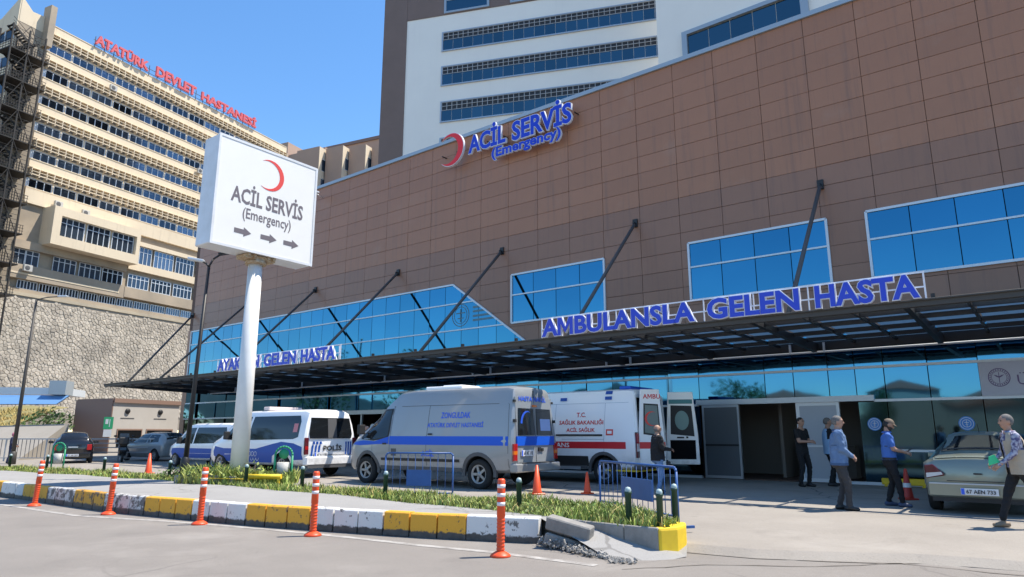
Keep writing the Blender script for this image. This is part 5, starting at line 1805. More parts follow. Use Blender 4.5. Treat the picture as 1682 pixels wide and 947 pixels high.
def hexrings(L, parent, x, z, sc):
    b = MB()
    for i in range(3):
        for j in range(2):
            for k in range(12):
                a0, a1 = 2 * PI * k / 12, 2 * PI * (k + 1) / 12
                cx, cz = x + i * .15 + (j * .075), z + j * .13
                b.add([L.warp((cx + q * math.cos(a), L.y(cx, cz) + .009, cz + q * math.sin(a))) for a in (a0, a1) for q in (.075, .06)], [(0, 1, 3, 2)])
    b.build('emblem', 'alu', parent, fix=False)
hexrings(PL, pvn, 2.3, .52, PS)
def pp(name, polys, m, par, d0=-.012, d1=.02, bevel=0):
    return rp(name, polys, m, par, PL, d0, d1, bevel)
pp('bumper', [rect(-.92, .92, .36, .60)], 'van_white', pvn, d0=-.09, d1=.1, bevel=.03)
pp('bumper_step', [rect(-.85, .85, .28, .38)], 'plastic_grey', pvn, d0=-.08)
pp('rear_window', [[(-.74, 1.12), (.74, 1.12), (.78, 1.25), (.70, 1.72), (-.70, 1.72), (-.78, 1.25)]], 'glass_dark', pvn, d0=-.02)
pp('seat_back', [rect(-.2, .12, 1.13, 1.70)], 'plastic_grey', pvn, d0=-.023)
pp('door_gap', [rect(-.76, .76, .64, .65)], 'plastic', pvn, d0=-.016)
for s_ in (1, -1):
    lamp = pp('tail_lamp', [rect(*sorted((s_ * .80, s_ * .95)), .66, 1.14)], 'lamp_dark', pvn, d0=-.025, bevel=.015)
    pp('lamp_lens', [rect(*sorted((s_ * .82, s_ * .93)), .80, .90)], 'lamp_red', lamp, d0=-.028)
st_ = []
for q in range(3):
    y = .72 - q * .12
    st_ += [[(y, .62), (y - .05, .62), (y - .09, .92), (y - .04, .92)], [(y + .02, .40), (y - .03, .40), (y + .0 - .01, .56), (y + .04, .56)], [(y - .08, .95), (y - .13, .95), (y - .13, 1.03), (y - .08, 1.03)]]
    y = -.55 - q * .09
    st_ += [rect(y - .025, y + .012, .40, .56), rect(y - .025, y + .012, .64, 1.02)]
for p_ in st_:
    pp('stripe', [p_], 'police_blue', pvn, d0=-.017)
print_text('lettering', 'POLİS', 'plastic', pvn, pw_((-.014, -.05, .76)), (0, -1, 0), (0, 0, 1), width=.74, height=.22, off=.03)
number_plate(pvn, PL, .12, .60, .60, .72, '67 A 1155', d=-.03)
pp('notice', [rect(.0, .01, .6, .61)], 'alu', pvn)
PL.side('notice', [(.40, 1.30), (.62, 1.30), (.62, 1.55), (.40, 1.55)], mat('pink_notice', (.62, .22, .24), .6), pvn, off=.012)
b = MB().bx(2.35, 2.65, -.62, .62, 1.98, 2.09)
b.v = [tuple(c * PS for c in p) for p in b.v]
b.build('light_bar', mat('pale_red_bar', (.70, .58, .56), .3), pvn, bevel=.02)
pv2, QL, qw_ = small_van('white_minivan', 'white minivan parked in front of the police minibus, left of the sign pole', 'van', (-10.75, 28.35), R(143), .92, 'van_white')
QL.side('livery', [(.1, .45), (.1, .86), (4.3, .86), (4.9, .84), (5.0, .70), (4.9, .52), (4.0, .42)], 'police_blue', pv2)

# --- cars: saloons built the same way
def saloon(name, label, loc, ang, paint, z=APRON, hatch=False, group=None):
    t = thing(name, label, 'car', (*loc, z), ang, group)
    if hatch:
        st = [(0, .36, .80, .86, .68, .76, .66), (.05, .26, .86, 1.02, .76, .82, .64), (.18, .22, .88, 1.22, .78, .84, .58), (.5, .20, .88, 1.42, .79, .85, .56), (1.6, .19, .87, 1.46, .79, .85, .57), (2.2, .19, .86, 1.40, .79, .85, .55), (2.75, .2, .85, 1.08, .79, .85, .60), (3.0, .2, .83, .93, .78, .84, .68), (3.5, .21, .76, .82, .75, .82, .64), (3.75, .26, .62, .66, .68, .76, .58), (3.85, .34, .48, .5, .56, .62, .48)]
        wxs, ln = (.68, 3.15), 3.85
    else:
        st = [(0, .42, .78, .84, .66, .74, .60), (.05, .30, .86, .96, .76, .81, .66), (.16, .26, .90, 1.005, .78, .84, .68), (.62, .22, .90, 1.03, .79, .85, .66), (.78, .21, .90, 1.07, .79, .85, .64), (1.28, .2, .89, 1.40, .79, .855, .56), (1.6, .2, .88, 1.46, .79, .855, .56), (2.3, .2, .87, 1.46, .79, .855, .56), (2.65, .2, .86, 1.38, .79, .855, .55), (3.25, .2, .85, 1.05, .79, .85, .60), (3.45, .2, .83, .94, .78, .84, .68), (3.95, .21, .76, .82, .75, .82, .64), (4.2, .26, .62, .66, .68, .76, .58), (4.3, .34, .48, .5, .56, .62, .48)]
        wxs, ln = (.78, 3.50), 4.3
    def warp(p):
        x, y, z_ = p
        x2 = x + .13 * max(0, 1 - x / .8) * y * y - .25 * max(0, (x - ln + 1) / 1) * y * y + (.05 * max(0, 1 - x / .3) * max(0, z_ - .75) if not hatch else 0)
        return (x2, y, z_)
    L = Loft(st, warp)
    L.body(paint, [(x, s_ * .85, .30) for x in wxs for s_ in (1, -1)], t, r=.345)
    for x in wxs:
        for lf in (True, False):
            wheel(t, x, .76 if lf else -.76, .295, .295, lf, 7, .19)
    for lf in (True, False):
        if hatch:
            L.side('side_window', [(.45, .96), (1.42, .93), (1.42, 1.34), (.70, 1.33)], 'glass_dark', t, lf)
            L.side('side_window', [(1.50, .93), (2.75, .92), (2.2, 1.33), (1.5, 1.35)], 'glass_dark', t, lf)
        else:
            L.side('side_window', [(1.02, .97), (1.88, .94), (1.88, 1.36), (1.36, 1.34)], 'glass_dark', t, lf)
            L.side('side_window', [(1.96, .94), (3.1, .93), (2.62, 1.33), (1.96, 1.36)], 'glass_dark', t, lf)
        mirror_part(t, (2.6 if hatch else 3.0), .86 if lf else -.86, .98, lf, paint, .13)
    if hatch:
        L.topp('rear_window', .10, .46, -.56, .56, 'glass_dark', t, off=.008)
        L.topp('windscreen', 2.28, 2.85, -.56, .56, 'glass_dark', t, off=.008)
    else:
        L.topp('rear_window', .84, 1.26, -.60, .60, 'glass_dark', t, off=.008, inset=.12)
        L.topp('windscreen', 2.72, 3.3, -.56, .56, 'glass_dark', t, off=.008)
    return t, L, warp
gcar, GL, gw_ = saloon('parked_car', 'silver green saloon parked nose to the glass front, seen from behind at the right', (8.05, 12.15), R(90) + YAW, 'sedan')
def gp(name, polys, m, par, d0=-.012, d1=.02, bevel=0, L=GL):
    return rp(name, polys, m, par, L, d0, d1, bevel)
gp('bumper', [rect(-.78, .78, .30, .56)], 'sedan', gcar, d0=-.075, d1=.06, bevel=.03)
gp('bumper_strip', [rect(-.74, .74, .53, .555)], 'alu_grey', gcar, d0=-.085, d1=.0)
for s_ in (1, -1):
    lamp = gp('tail_lamp', [[(s_ * .50, .72), (s_ * .50, .68), (s_ * .79, .62), (s_ * .80, .86), (s_ * .66, .88)]], 'lamp_dark', gcar, d0=-.022, bevel=.012)
    gp('lamp_lens', [[(s_ * .52, .70), (s_ * .78, .635), (s_ * .78, .72), (s_ * .54, .745)]], 'lamp_clear', lamp, d0=-.026)
gp('boot_gap', [rect(-.47, .47, .585, .595)], 'plastic', gcar, d0=-.014)
gp('badge', [rect(-.06, .06, .715, .74)], 'plastic', gcar, d0=-.02)
b = MB()
P = []
for j in range(9):
    y = -.62 + 1.24 * j / 8
    for x, dz in ((.10, .015), (.16, .03), (.24, .012)):
        P.append(gw_((x, y, GL.top(max(x, .1), y) + dz)))
b.add(P, [(3 * j + i, 3 * j + 3 + i, 3 * j + 4 + i, 3 * j + 1 + i) for j in range(8) for i in range(2)], 0, True)
b.build('boot_lip', 'sedan', gcar, fix=False)
number_plate(gcar, GL, -.27, .27, .36, .475, '67 AEN 733', d=-.085)
GL.topp('rear_shelf', .86, .90, -.5, .5, 'plastic', gcar, nx=1, off=.012)
gp('tow_trim', [rect(-.72, .72, .22, .30)], 'plastic', gcar, d0=-.02, d1=.1)
gcar.scale = (1, 1, .955)
MB().tube((1.5, 0, 1.47), (1.38, 0, 1.62), .006, n=6).build('aerial', 'plastic', gcar)
bcar, BL_, bw2 = saloon('parked_car', 'black hatchback seen from behind in front of the pale ramp wall', (-20.9, 33.2), math.atan2(33.2, -20.9), 'car_black', APRON, True)
for s_ in (1, -1):
    rp('tail_lamp', [rect(*sorted((s_ * .56, s_ * .76)), .62, .88)], 'lamp_red', bcar, BL_, d0=-.02, bevel=.01)
rp('bumper', [rect(-.76, .76, .26, .50)], 'car_black', bcar, BL_, d0=-.07, d1=.06, bevel=.03)
number_plate(bcar, BL_, -.26, .26, .33, .44, '67 AB 204', d=-.08)
rp('badge', [rect(-.2, .2, .74, .78)], 'alu', bcar, BL_, d0=-.02)
scar, _, _ = saloon('parked_car', 'pale silver hatchback side on in front of the gate house', (-17.4, 36.3), R(150), 'silver', APRON, True)
# black scooter with a box
sct = thing('motor_scooter', 'black motor scooter with a top box beside the pale hatchback', 'scooter', (-19.3, 34.6, APRON), math.atan2(34.6, -19.3))
for x in (.25, 1.5):
    w_ = MB().lathe([(.12, -.05), (.22, -.055), (.25, 0), (.22, .055), (.12, .05)], 18, (x, 0, .25), ax='y').build('wheel', 'tyre', sct)
MB().prism([(.0, .55), (.15, .35), (.6, .28), (1.1, .25), (1.25, .3), (1.4, .95), (1.3, 1.0), (1.1, .42), (.75, .45), (.7, .78), (.05, .8)], -.18, .18, 'y').build('body', 'car_black', sct, bevel=.04)
MB().bx(-.1, .75, -.16, .16, .78, .88).build('seat', 'plastic', sct, bevel=.03)
MB().bx(-.35, .05, -.22, .22, .85, 1.22).build('top_box', 'plastic', sct, bevel=.05)
MB().tube((1.3, -.36, 1.02), (1.3, .36, 1.02), .02).tube((1.3, -.3, 1.0), (1.22, -.4, 1.25), .012).tube((1.3, .3, 1.0), (1.22, .4, 1.25), .012).ball((1.22, -.4, 1.27), (.03, .08, .05)).ball((1.22, .4, 1.27), (.03, .08, .05)).build('handlebar', 'plastic', sct)
MB().prism([(-.25, 1.0), (.25, 1.0), (.2, 1.4), (-.2, 1.4)], 1.36, 1.38, 'x').build('windshield', 'glass_far', sct)
# ---------------------------------------------------------------- people
MT['skin'] = mat('skin', (.40, .225, .155), .55)
MT['skin_dark'] = mat('tanned_skin', (.40, .225, .155), .55)
MT['eye'] = mat('eye_dark', (.03, .025, .02), .3)
MT['lip'] = mat('lip', (.36, .14, .12), .5)
MT['hair_black'] = mat('black_hair', (.015, .013, .012), .6)
MT['hair_grey'] = mat('grey_hair', (.085, .08, .075), .8, 0, (.19, .18, .17), 60, .3)
MT['denim'] = mat('denim_cloth', (.085, .155, .29), .85, 0, (.13, .215, .37), 9, .2, bump=.9, bscale=11)
MT['denim_dark'] = mat('denim_seam_cloth', (.05, .10, .20), .9)
MT['jeans'] = mat('jeans_cloth', (.10, .19, .36), .85, 0, (.16, .26, .45), 7, .2, bump=.9, bscale=11)
MT['grey_trousers'] = mat('grey_trouser_cloth', (.035, .034, .036), .9, 0, (.05, .049, .052), 6, .2, bump=.9, bscale=11)
MT['black_cloth'] = mat('black_cloth', (.012, .012, .014), .9, bump=.9, bscale=11)
MT['blue_shirt'] = mat('blue_shirt_cloth', (.05, .135, .42), .85, 0, (.065, .165, .48), 6, .2, bump=.9, bscale=11)
MT['shoe_black'] = mat('black_shoe', (.012, .012, .012), .4)
MT['shoe_blue'] = mat('blue_shoe', (.05, .07, .13), .6)
MT['shoe_brown'] = mat('brown_shoe', (.24, .17, .11), .6)
MT['beige'] = mat('beige_cloth', (.36, .30, .23), .85, 0, (.42, .36, .28), 8, .2, bump=.9, bscale=11)
MT['check'] = mat('checked_shirt', (.09, .08, .17), .85, 0, (.42, .42, .50), 18, .55, detail=1)
MT['pink'] = mat('pink_scarf', (.55, .16, .22), .8)
MT['navy'] = mat('navy_cloth', (.03, .035, .075), .9, bump=.9, bscale=11)
MT['pale_blue'] = mat('pale_blue_cloth', (.25, .42, .66), .85, bump=.9, bscale=11)
MT['cap_brown'] = mat('brown_cap', (.16, .12, .085), .8)
MT['beard'] = mat('dark_beard', (.04, .03, .025), .8)
MT['paper_green'] = mat('green_paper', (.03, .50, .22), .6)

def ik(a, b, l1, l2, pole):
    a, b = V(a), V(b)
    d = b - a
    L_ = min(d.length, (l1 + l2) * .998)
    dn = d.normalized()
    x = (l1 * l1 - l2 * l2 + L_ * L_) / (2 * L_)
    h = math.sqrt(max(0, l1 * l1 - x * x))
    p = V(pole)
    p = (p - dn * p.dot(dn)).normalized()
    return a + dn * x + p * h, a + dn * L_

def person(label, loc, ang, h, top, legs, shoe, hands, feet, skin='skin', sleeve=1.0, jacket=False, lean=0.0, head_yaw=0.0, head_pitch=0.0, hair='hair_black', bald=False, fat=1.0, cap=None, beard=False, vest=None, scarf=None, palm=None, mask=None, skirt=False, collar=None, glasses=False, seam=None):
    k = h / 1.75
    t = thing('person', label, 'person', loc, ang)
    MS = [top, legs, skin, shoe, 'eye', 'lip', hair if not bald else skin]
    caps, mb = [], MB()
    def cap_(p0, p1, r0, r1, tg):
        p0, p1 = V(p0), V(p1)
        mb.tube(p0, p1, r0, r1, 14)
        mb.ball(p0, r0, 14, 8)
        mb.ball(p1, r1, 14, 8)
        caps.append((p0, p1, r0, r1, tg))
    def sh(z):
        return lean * max(0, z - .9)
    j = .022 if jacket else 0
    hem = .83 if jacket else .93
    rings = [(.80, .11, .155), (.88, .125 * fat, .172), (1.0, .12 * fat, .16), (1.10, .118 * fat, .155), (1.26, .128, .178), (1.38, .112, .185), (1.45, .075, .13), (1.50, .055, .065)]
    if jacket:
        rings = [(.78, .11, .15), (hem - .012, .12 * fat, .165), (hem, .12 * fat + j, .172 + j)] + [(z, a + j, b + j) for z, a, b in rings[2:6]] + [(1.46, .085, .13), (1.52, .06, .07)]
    n = 20
    vs = []
    for z, a, b in rings:
        for q in range(n):
            c, s_ = math.cos(2 * PI * q / n), math.sin(2 * PI * q / n)
            vs.append((sh(z) + a * abs(c) ** .85 * (1 if c > 0 else -1), b * abs(s_) ** .85 * (1 if s_ > 0 else -1), z))
    fs = [(i * n + q, i * n + (q + 1) % n, (i + 1) * n + (q + 1) % n, (i + 1) * n + q) for i in range(len(rings) - 1) for q in range(n)]
    mb.add(vs, fs + [tuple(range(n))[::-1], tuple(range((len(rings) - 1) * n, len(rings) * n))])
    nx = sh(1.5)
    hc = V((nx + .02 + .03 * head_pitch, 0, 1.635))
    cap_((nx, 0, 1.46), (nx + .012, 0, 1.56), .058, .054, 'skin')
    HM = M.Rotation(R(head_yaw), 4, 'Z') @ M.Rotation(R(head_pitch * 25), 4, 'Y')
    def hd(p):
        return hc + (HM @ V(p))
    H3 = HM.to_3x3().to_4x4()
    mb.ball(hd((0, 0, .02)), (.098, .077, .10), 16, 10, 0, H3)
    mb.ball(hd((.028, 0, -.045)), (.062, .056, .072), 14, 8, 0, H3)
    mb.tube(hd((.088, 0, .02)), hd((.112, 0, -.022)), .010, .016, 8)
    mb.ball(hd((.108, 0, -.022)), .017, 8, 6)
    for s_ in (1, -1):
        mb.ball(hd((-.005, s_ * .078, -.005)), (.024, .013, .034), 8, 6, 0, H3)
        mb.ball(hd((.075, s_ * .03, .035)), (.02, .03, .012), 8, 6, 0, H3)
    hips = [V((0, .09, .90)), V((0, -.09, .90))]
    sho = [V((sh(1.42), .175 + j, 1.415)), V((sh(1.42), -.175 - j, 1.415))]
    fing = []
    for i in (0, 1):
        sg = 1 if i == 0 else -1
        fx, fy, fz, fyaw = feet[i]
        ank = V((fx, fy, .085 + fz))
        kn, ank = ik(hips[i], ank, .42, .41, (1, sg * .12, 0))
        if skirt:
            cap_(hips[i], kn, .12, .13, 'legs'); cap_(kn, ank, .13, .14, 'legs')
        else:
            cap_(hips[i], kn, .092, .066, 'legs')
            cap_(kn, ank + V((0, 0, .03)), .064, .052, 'legs')
        d = V((math.cos(R(fyaw)), math.sin(R(fyaw)), 0))
        base = V((ank.x, ank.y, fz))
        cap_(base - d * .055 + V((0, 0, .045)), base + d * .14 + V((0, 0, .034)), .044, .036, 'shoe')
        cap_(base + V((0, 0, .05)), base + d * .05 + V((0, 0, .05)), .047, .044, 'shoe')
        hx = V(hands[i])
        pole = V((-.5, sg * .5, -.8))
        el, wr = ik(sho[i], hx, .285, .255, pole)
        r_ = .02 if jacket else 0
        cap_(sho[i], el, .060 + r_, .045 + r_, 'upper')
        cap_(el, wr, .044 + r_ * .8, .030 + r_ * .6, 'fore')
        dh = ((wr - el).normalized() + V((.25, 0, -.1))).normalized()
        pn = V(palm[i]) if palm else V((0, -sg, 0)) * .8 + V((0, 0, -.5))
        pn = (pn - dh * pn.dot(dh)).normalized()
        la = dh.cross(pn)
        mx = M((( dh.x, la.x, pn.x, 0), (dh.y, la.y, pn.y, 0), (dh.z, la.z, pn.z, 0), (0, 0, 0, 1)))
        pc = wr + dh * .05
        mb.ball(pc, (.055, .042, .018), 12, 8, 0, mx)
        caps.append((wr, wr + dh * .09, .03, .03, 'hand'))
        for q in range(4):
            o_ = (q - 1.5) * .019
            ln = (.062, .072, .068, .052)[q]
            a_ = pc + dh * .042 + la * o_
            b_ = a_ + (dh * .85 + pn * .45).normalized() * ln * .55
            c_ = b_ + (dh * .35 + pn * .9).normalized() * ln * .5
            fing += [(a_ - dh * .02, b_, .0095, .0088), (b_, c_, .0088, .0068)]
        a_ = wr + dh * .028 + la * (-.032 * sg)
        b_ = a_ + (dh * .6 + la * (-.6 * sg) + pn * .35).normalized() * .042
        c_ = b_ + (dh * .85 + pn * .4).normalized() * .032
        fing += [(a_, b_, .011, .0098), (b_, c_, .0098, .0075)]
    me = mb.mesh('body', [MT[m] for m in MS], fix=True)
    o = link('body', me)
    r1 = o.modifiers.new('r', 'REMESH')
    r1.mode = 'VOXEL'
    r1.voxel_size = .0135
    r2 = o.modifiers.new('s', 'SMOOTH')
    r2.iterations = 3
    r2.factor = .5
    dg = bpy.context.evaluated_depsgraph_get()
    nm = bpy.data.meshes.new_from_object(o.evaluated_get(dg))
    bpy.data.objects.remove(o)
    N_ = len(nm.polygons)
    cen = np.zeros(N_ * 3)
    nm.polygons.foreach_get('center', cen)
    cen = cen.reshape(-1, 3)
    best = np.full(N_, 1e9)
    mi = np.zeros(N_, int)
    # torso first: z decides shirt or trousers
    best = np.abs(np.linalg.norm((cen - np.array([0, 0, 0])) * np.array([1 / .125, 1 / .175, 0]), axis=1) - 1) * .12
    best[(cen[:, 2] < .76) | (cen[:, 2] > 1.49)] = 1e3
    mi = np.where(cen[:, 2] > hem, 0, 1)
    tor = best < 1e2
    for p0, p1, r0, r1_, tg in caps:
        a, b = np.array(p0), np.array(p1)
        d = b - a
        tt = np.clip(((cen - a) @ d) / (d @ d), 0, 1)
        dist = np.linalg.norm(cen - a - tt[:, None] * d, axis=1) - (r0 + (r1_ - r0) * tt)
        dist = np.abs(dist)
        if tg == 'legs':
            dist = np.where(cen[:, 2] > .86, 1e3, dist)
        u = dist < best
        best = np.where(u, dist, best)
        if tg in ('skin', 'hand'):
            mi[u] = 2
        elif tg == 'legs':
            mi[u] = 1
        elif tg == 'shoe':
            mi[u] = 3
        elif tg == 'upper':
            mi[u] = np.where((tt[u] if sleeve < .5 else 0 * tt[u]) * .5 <= sleeve, 0, 2)
        elif tg == 'fore':
            mi[u] = np.where(.5 + .5 * tt[u] <= sleeve, 0, 2)
    hcn = np.array(hc)
    mi[(np.linalg.norm(cen - hcn, axis=1) < .135) & (cen[:, 2] > 1.525)] = 2
    mi[(cen[:, 2] < .065) & (best < 1e2)] = 3
    nm.polygons.foreach_set('material_index', mi.astype(np.int32))
    nm.polygons.foreach_set('use_smooth', np.ones(N_, bool))
    # fingers, eyes and mouth join the same mesh
    bm = bmesh.new()
    bm.from_mesh(nm)
    ex = MB()
    for a_, b_, ra, rb_ in fing:
        ex.tube(a_, b_, ra, rb_, 7, 2)
        ex.ball(b_, rb_, 7, 5, 2)
    for s_ in (1, -1):
        ex.ball(hd((.088, s_ * .031, .018)), (.010, .014, .009), 8, 6, 4, H3)
        ex.ball(hd((.094, s_ * .031, .036)), (.007, .02, .004), 8, 4, 6, H3)
    ex.ball(hd((.086, 0, -.055)), (.010, .024, .006), 8, 6, 5, H3)
    for p, f, m_, sm in zip([None], [None], [None], [None]):
        pass
    bm.normal_update()
    for v in bm.verts:                                  # folds in the cloth
        ms = {f.material_index for f in v.link_faces}
        if ms <= {0, 1}:
            c = v.co
            f1 = noise.noise(V((c.x * 7, c.y * 7, c.z * 11 + (c.x + c.y) * 6)) + V((k * 40, 0, len(label))))
            f2 = noise.noise(V((c.x * 16, c.y * 16, c.z * 20)) + V((3, k * 9, 0)))
            v.co += v.normal * ((1 - abs(f1) * 2.2) * .011 - .004 + f2 * .004)
    base = len(bm.verts)
    bv = [bm.verts.new(p) for p in ex.v]
    for f, m_ in zip(ex.f, ex.m):
        try:
            fc = bm.faces.new([bv[i] for i in f])
            fc.material_index = m_
            fc.smooth = True
        except ValueError:
            pass
    for v in bm.verts:
        v.co *= k
    bm.to_mesh(nm)
    bm.free()
    for i, m_ in enumerate(MS):
        if i < len(nm.materials):
            nm.materials[i] = MT[m_]
        else:
            nm.materials.append(MT[m_])
    link('body', nm, t)
    def shell(name, m_, c, r, keep, mi=0):
        b = MB()
        b.ball((0, 0, 0), r, 22, 16)
        nb = MB()
        for f in b.f:
            ct = sum((V(b.v[i]) for i in f), V()) / len(f)
            if keep(ct):
                nb.add([(hd(V(b.v[i]) + V(c))) * k for i in f], [tuple(range(len(f)))], 0, True)
        return nb.build(name, m_, t)
    if scarf:
        shell('headscarf', scarf, (-.012, 0, .0), (.115, .095, .135), lambda c: not (c.x > .055 and abs(c.y) < .06 and c.z < .07))
    elif cap:
        shell('cap', cap, (-.004, 0, .03), (.108, .088, .10), lambda c: c.z > .012)
        b = MB()
        P = [(math.cos(a) * .17 + .0, math.sin(a) * .085, .045 - .01) for a in [R(-62 + 124 * q / 8) for q in range(9)]]
        Q = [(math.cos(a) * .10, math.sin(a) * .082, .055) for a in [R(-62 + 124 * q / 8) for q in range(9)]]
        b.add([hd(p) * k for p in P] + [hd(p) * k for p in Q], [(q, q + 1, 10 + q, 9 + q) for q in range(8)])
        b.build('cap_peak', cap, t, fix=False)
        shell('hair', hair, (-.012, 0, .0), (.098, .083, .10), lambda c: c.x < .02 and -.07 < c.z < .03)
    elif bald:
        shell('hair', hair, (-.008, 0, .0), (.095, .079, .10), lambda c: c.x < .03 and -.06 < c.z < .02)
    else:
        shell('hair', hair, (-.013, 0, .024), (.103, .084, .105), lambda c: (c.z > .045 and c.x < .075) or (c.x < -.005 and c.z > -.08) or (c.x < .03 and c.z > -.005))
    if beard:
        shell('beard', 'beard', (.026, 0, -.045), (.070, .062, .082), lambda c: c.z < .012 and c.x > -.03)
    if mask:
        shell('face_mask', mask, (.03, 0, -.04), (.075, .062, .055), lambda c: c.x > .0)
    if vest:
        b = MB()
        rg = [(.82, .142, .188), (1.0, .142, .182), (1.2, .148, .192), (1.34, .142, .198), (1.43, .11, .165), (1.47, .085, .12)]
        vs = []
        for z, a_, b_ in rg:
            for q in range(24):
                an = 2 * PI * q / 24
                vs.append(((sh(z) + a_ * fat * math.cos(an)) * k, b_ * math.sin(an) * k, z * k))
        fs = []
        for i in range(len(rg) - 1):
            for q in range(24):
                an = (q + .5) * 15
                side_gap = i >= 2 and (65 < an < 115 or 245 < an < 295)
                front_gap = an < 8 or an > 352 or (i >= 3 and (an < 24 or an > 336))
                if not (side_gap or front_gap):
                    fs.append((i * 24 + q, i * 24 + (q + 1) % 24, (i + 1) * 24 + (q + 1) % 24, (i + 1) * 24 + q))
        b.add(vs, fs, 0, True)
        b.build('vest', vest, t)
    if collar:
        b = MB()
        P = []
        for q in range(21):
            an = R(28 + 304 * q / 20)
            for dr, z in ((.0, 1.455), (.018, 1.50), (.034, 1.468)):
                P.append(((sh(1.47) + (.068 + dr) * math.cos(an) + .004) * k, (.078 + dr) * math.sin(an) * k, z * k))
        b.add(P, [(3 * q + i, 3 * q + 3 + i, 3 * q + 4 + i, 3 * q + 1 + i) for q in range(20) for i in (0, 1)], 0, True)
        b.build('collar', collar, t)
    if glasses:
        b = MB()
        for s_ in (1, -1):
            c_ = hd((.098, s_ * .034, .018))
            b.ball(c_ * k, (.006 * k, .027 * k, .019 * k), 10, 6, 0, H3)
            b.tube(hd((.098, s_ * .06, .024)) * k, hd((.0, s_ * .083, .018)) * k, .004 * k, n=5)
        b.build('sunglasses', 'plastic', t)
    if seam:
        b = MB()
        for zz, dz in ((hem + .02, .022), (1.20, .008)):
            P = []
            rad = (.12 * fat + j + .006, .172 + j + .006) if zz < 1.1 else (.128 + j + .005, .168 + j + .005)
            for q in range(25):
                an = 2 * PI * q / 24
                for z in (zz - dz, zz + dz):
                    P.append(((sh(z) + rad[0] * abs(math.cos(an)) ** .85 * (1 if math.cos(an) > 0 else -1)) * k, rad[1] * abs(math.sin(an)) ** .85 * (1 if math.sin(an) > 0 else -1) * k, z * k))
            b.add(P, [(2 * q, 2 * q + 2, 2 * q + 3, 2 * q + 1) for q in range(24)], 0, True)
        b.build('waistband', seam, t, fix=False)
    return t, k

fw_ = [(.06, .10, 0, 8), (-.05, -.10, 0, -8)]
pden, _ = person('grey haired man in a denim jacket and dark trousers, hands together, facing right', (6.10, 13.05, APRON), R(-22), 1.70, 'denim', 'grey_trousers', 'shoe_black', [(.21, .05, 1.0), (.22, -.06, 1.0)], [(-.05, .10, 0, 10), (.10, -.08, 0, -8)], jacket=True, hair='hair_grey', fat=1.12, lean=.03, collar='denim_dark', seam='denim_dark')
pblu, kb_ = person('bearded man in a blue T-shirt and brown cap looking down at a phone', (7.42, 13.75, APRON), R(-22), 1.66, 'blue_shirt', 'black_cloth', 'shoe_blue', [(.30, .05, 1.08), (.29, -.08, 1.08)], [(-.08, .09, 0, 12), (.14, -.12, 0, -20)], sleeve=.42, head_pitch=1.1, cap='cap_brown', beard=True, fat=1.1, collar='blue_shirt', seam='plastic')
ph = tag(MB().bx(-.075, .075, -.035, .035, -.005, .005).build('phone', 'plastic', bevel=.004), 'black phone held by the man in the blue T-shirt', 'phone')
q_ = pblu.matrix_basis @ V((.385 * kb_, -.015, 1.125 * kb_))
ph.location = q_
ph.rotation_euler = (0, R(-30), R(-8))
pri, kr = person('grey haired man in beige vest and checked shirt striding at the right edge', (7.66, 10.6, APRON), R(172), 1.66, 'check', 'black_cloth', 'shoe_brown', [(.33, .14, .98), (.30, -.14, 1.0)], [(-.34, .09, .03, 0), (.30, -.09, 0, 0)], jacket=False, hair='hair_grey', vest='beige', lean=.12, fat=1.12, skin='skin_dark', collar='check')
gpz = tag(MB().prism([(-.10, -.07), (.10, -.02), (.02, .09), (-.08, .06)], -.004, .004, 'y').build('paper', 'paper_green'), 'green paper held by the man in the beige vest', 'paper')
gpz.location = pri.matrix_basis @ V((.43 * kr, .15, 1.03 * kr))
gpz.rotation_euler = (0, 0, R(10))
person('man in black T-shirt and trousers with hands raised before the white door', (7.80, 18.75, APRON), R(-62), 1.80, 'black_cloth', 'black_cloth', 'shoe_black', [(.27, .10, 1.14), (.30, -.06, 1.14)], [(.04, .12, 0, 14), (-.02, -.12, 0, -14)], sleeve=.36)
p2, _ = person('man in black and pale blue behind the denim jacket man, at the white door', (8.62, 18.95, APRON), R(-10), 1.80, 'black_cloth', 'black_cloth', 'shoe_black', [(.28, .10, 1.10), (.30, -.08, 1.08)], fw_, sleeve=.4, hair='hair_grey', vest='pale_blue')
person('bald man in a black jacket and blue jeans standing by the open ambulance door', (3.48, 16.7, APRON), R(10), 1.58, 'black_cloth', 'jeans', 'shoe_black', [(.18, .24, .98), (.30, -.16, 1.12)], fw_, jacket=True, bald=True, fat=1.3, hair='hair_grey', collar='grey_trousers', glasses=True)
person('person in dark clothes standing in front of the silver van by the left entrance', (-5.02, 23.9, APRON), R(-10), 1.64, 'black_cloth', 'black_cloth', 'shoe_black', [(.12, .24, .95), (.12, -.24, .95)], fw_, bald=True, hair='hair_grey')
person('woman in pink headscarf and dark blue clothes beside the left street lamp', (-23.95, 33.4, APRON), R(20), 1.44, 'navy', 'navy', 'shoe_black', [(.2, .16, 1.0), (.2, -.16, 1.0)], fw_, scarf='pink', jacket=True, skirt=True)

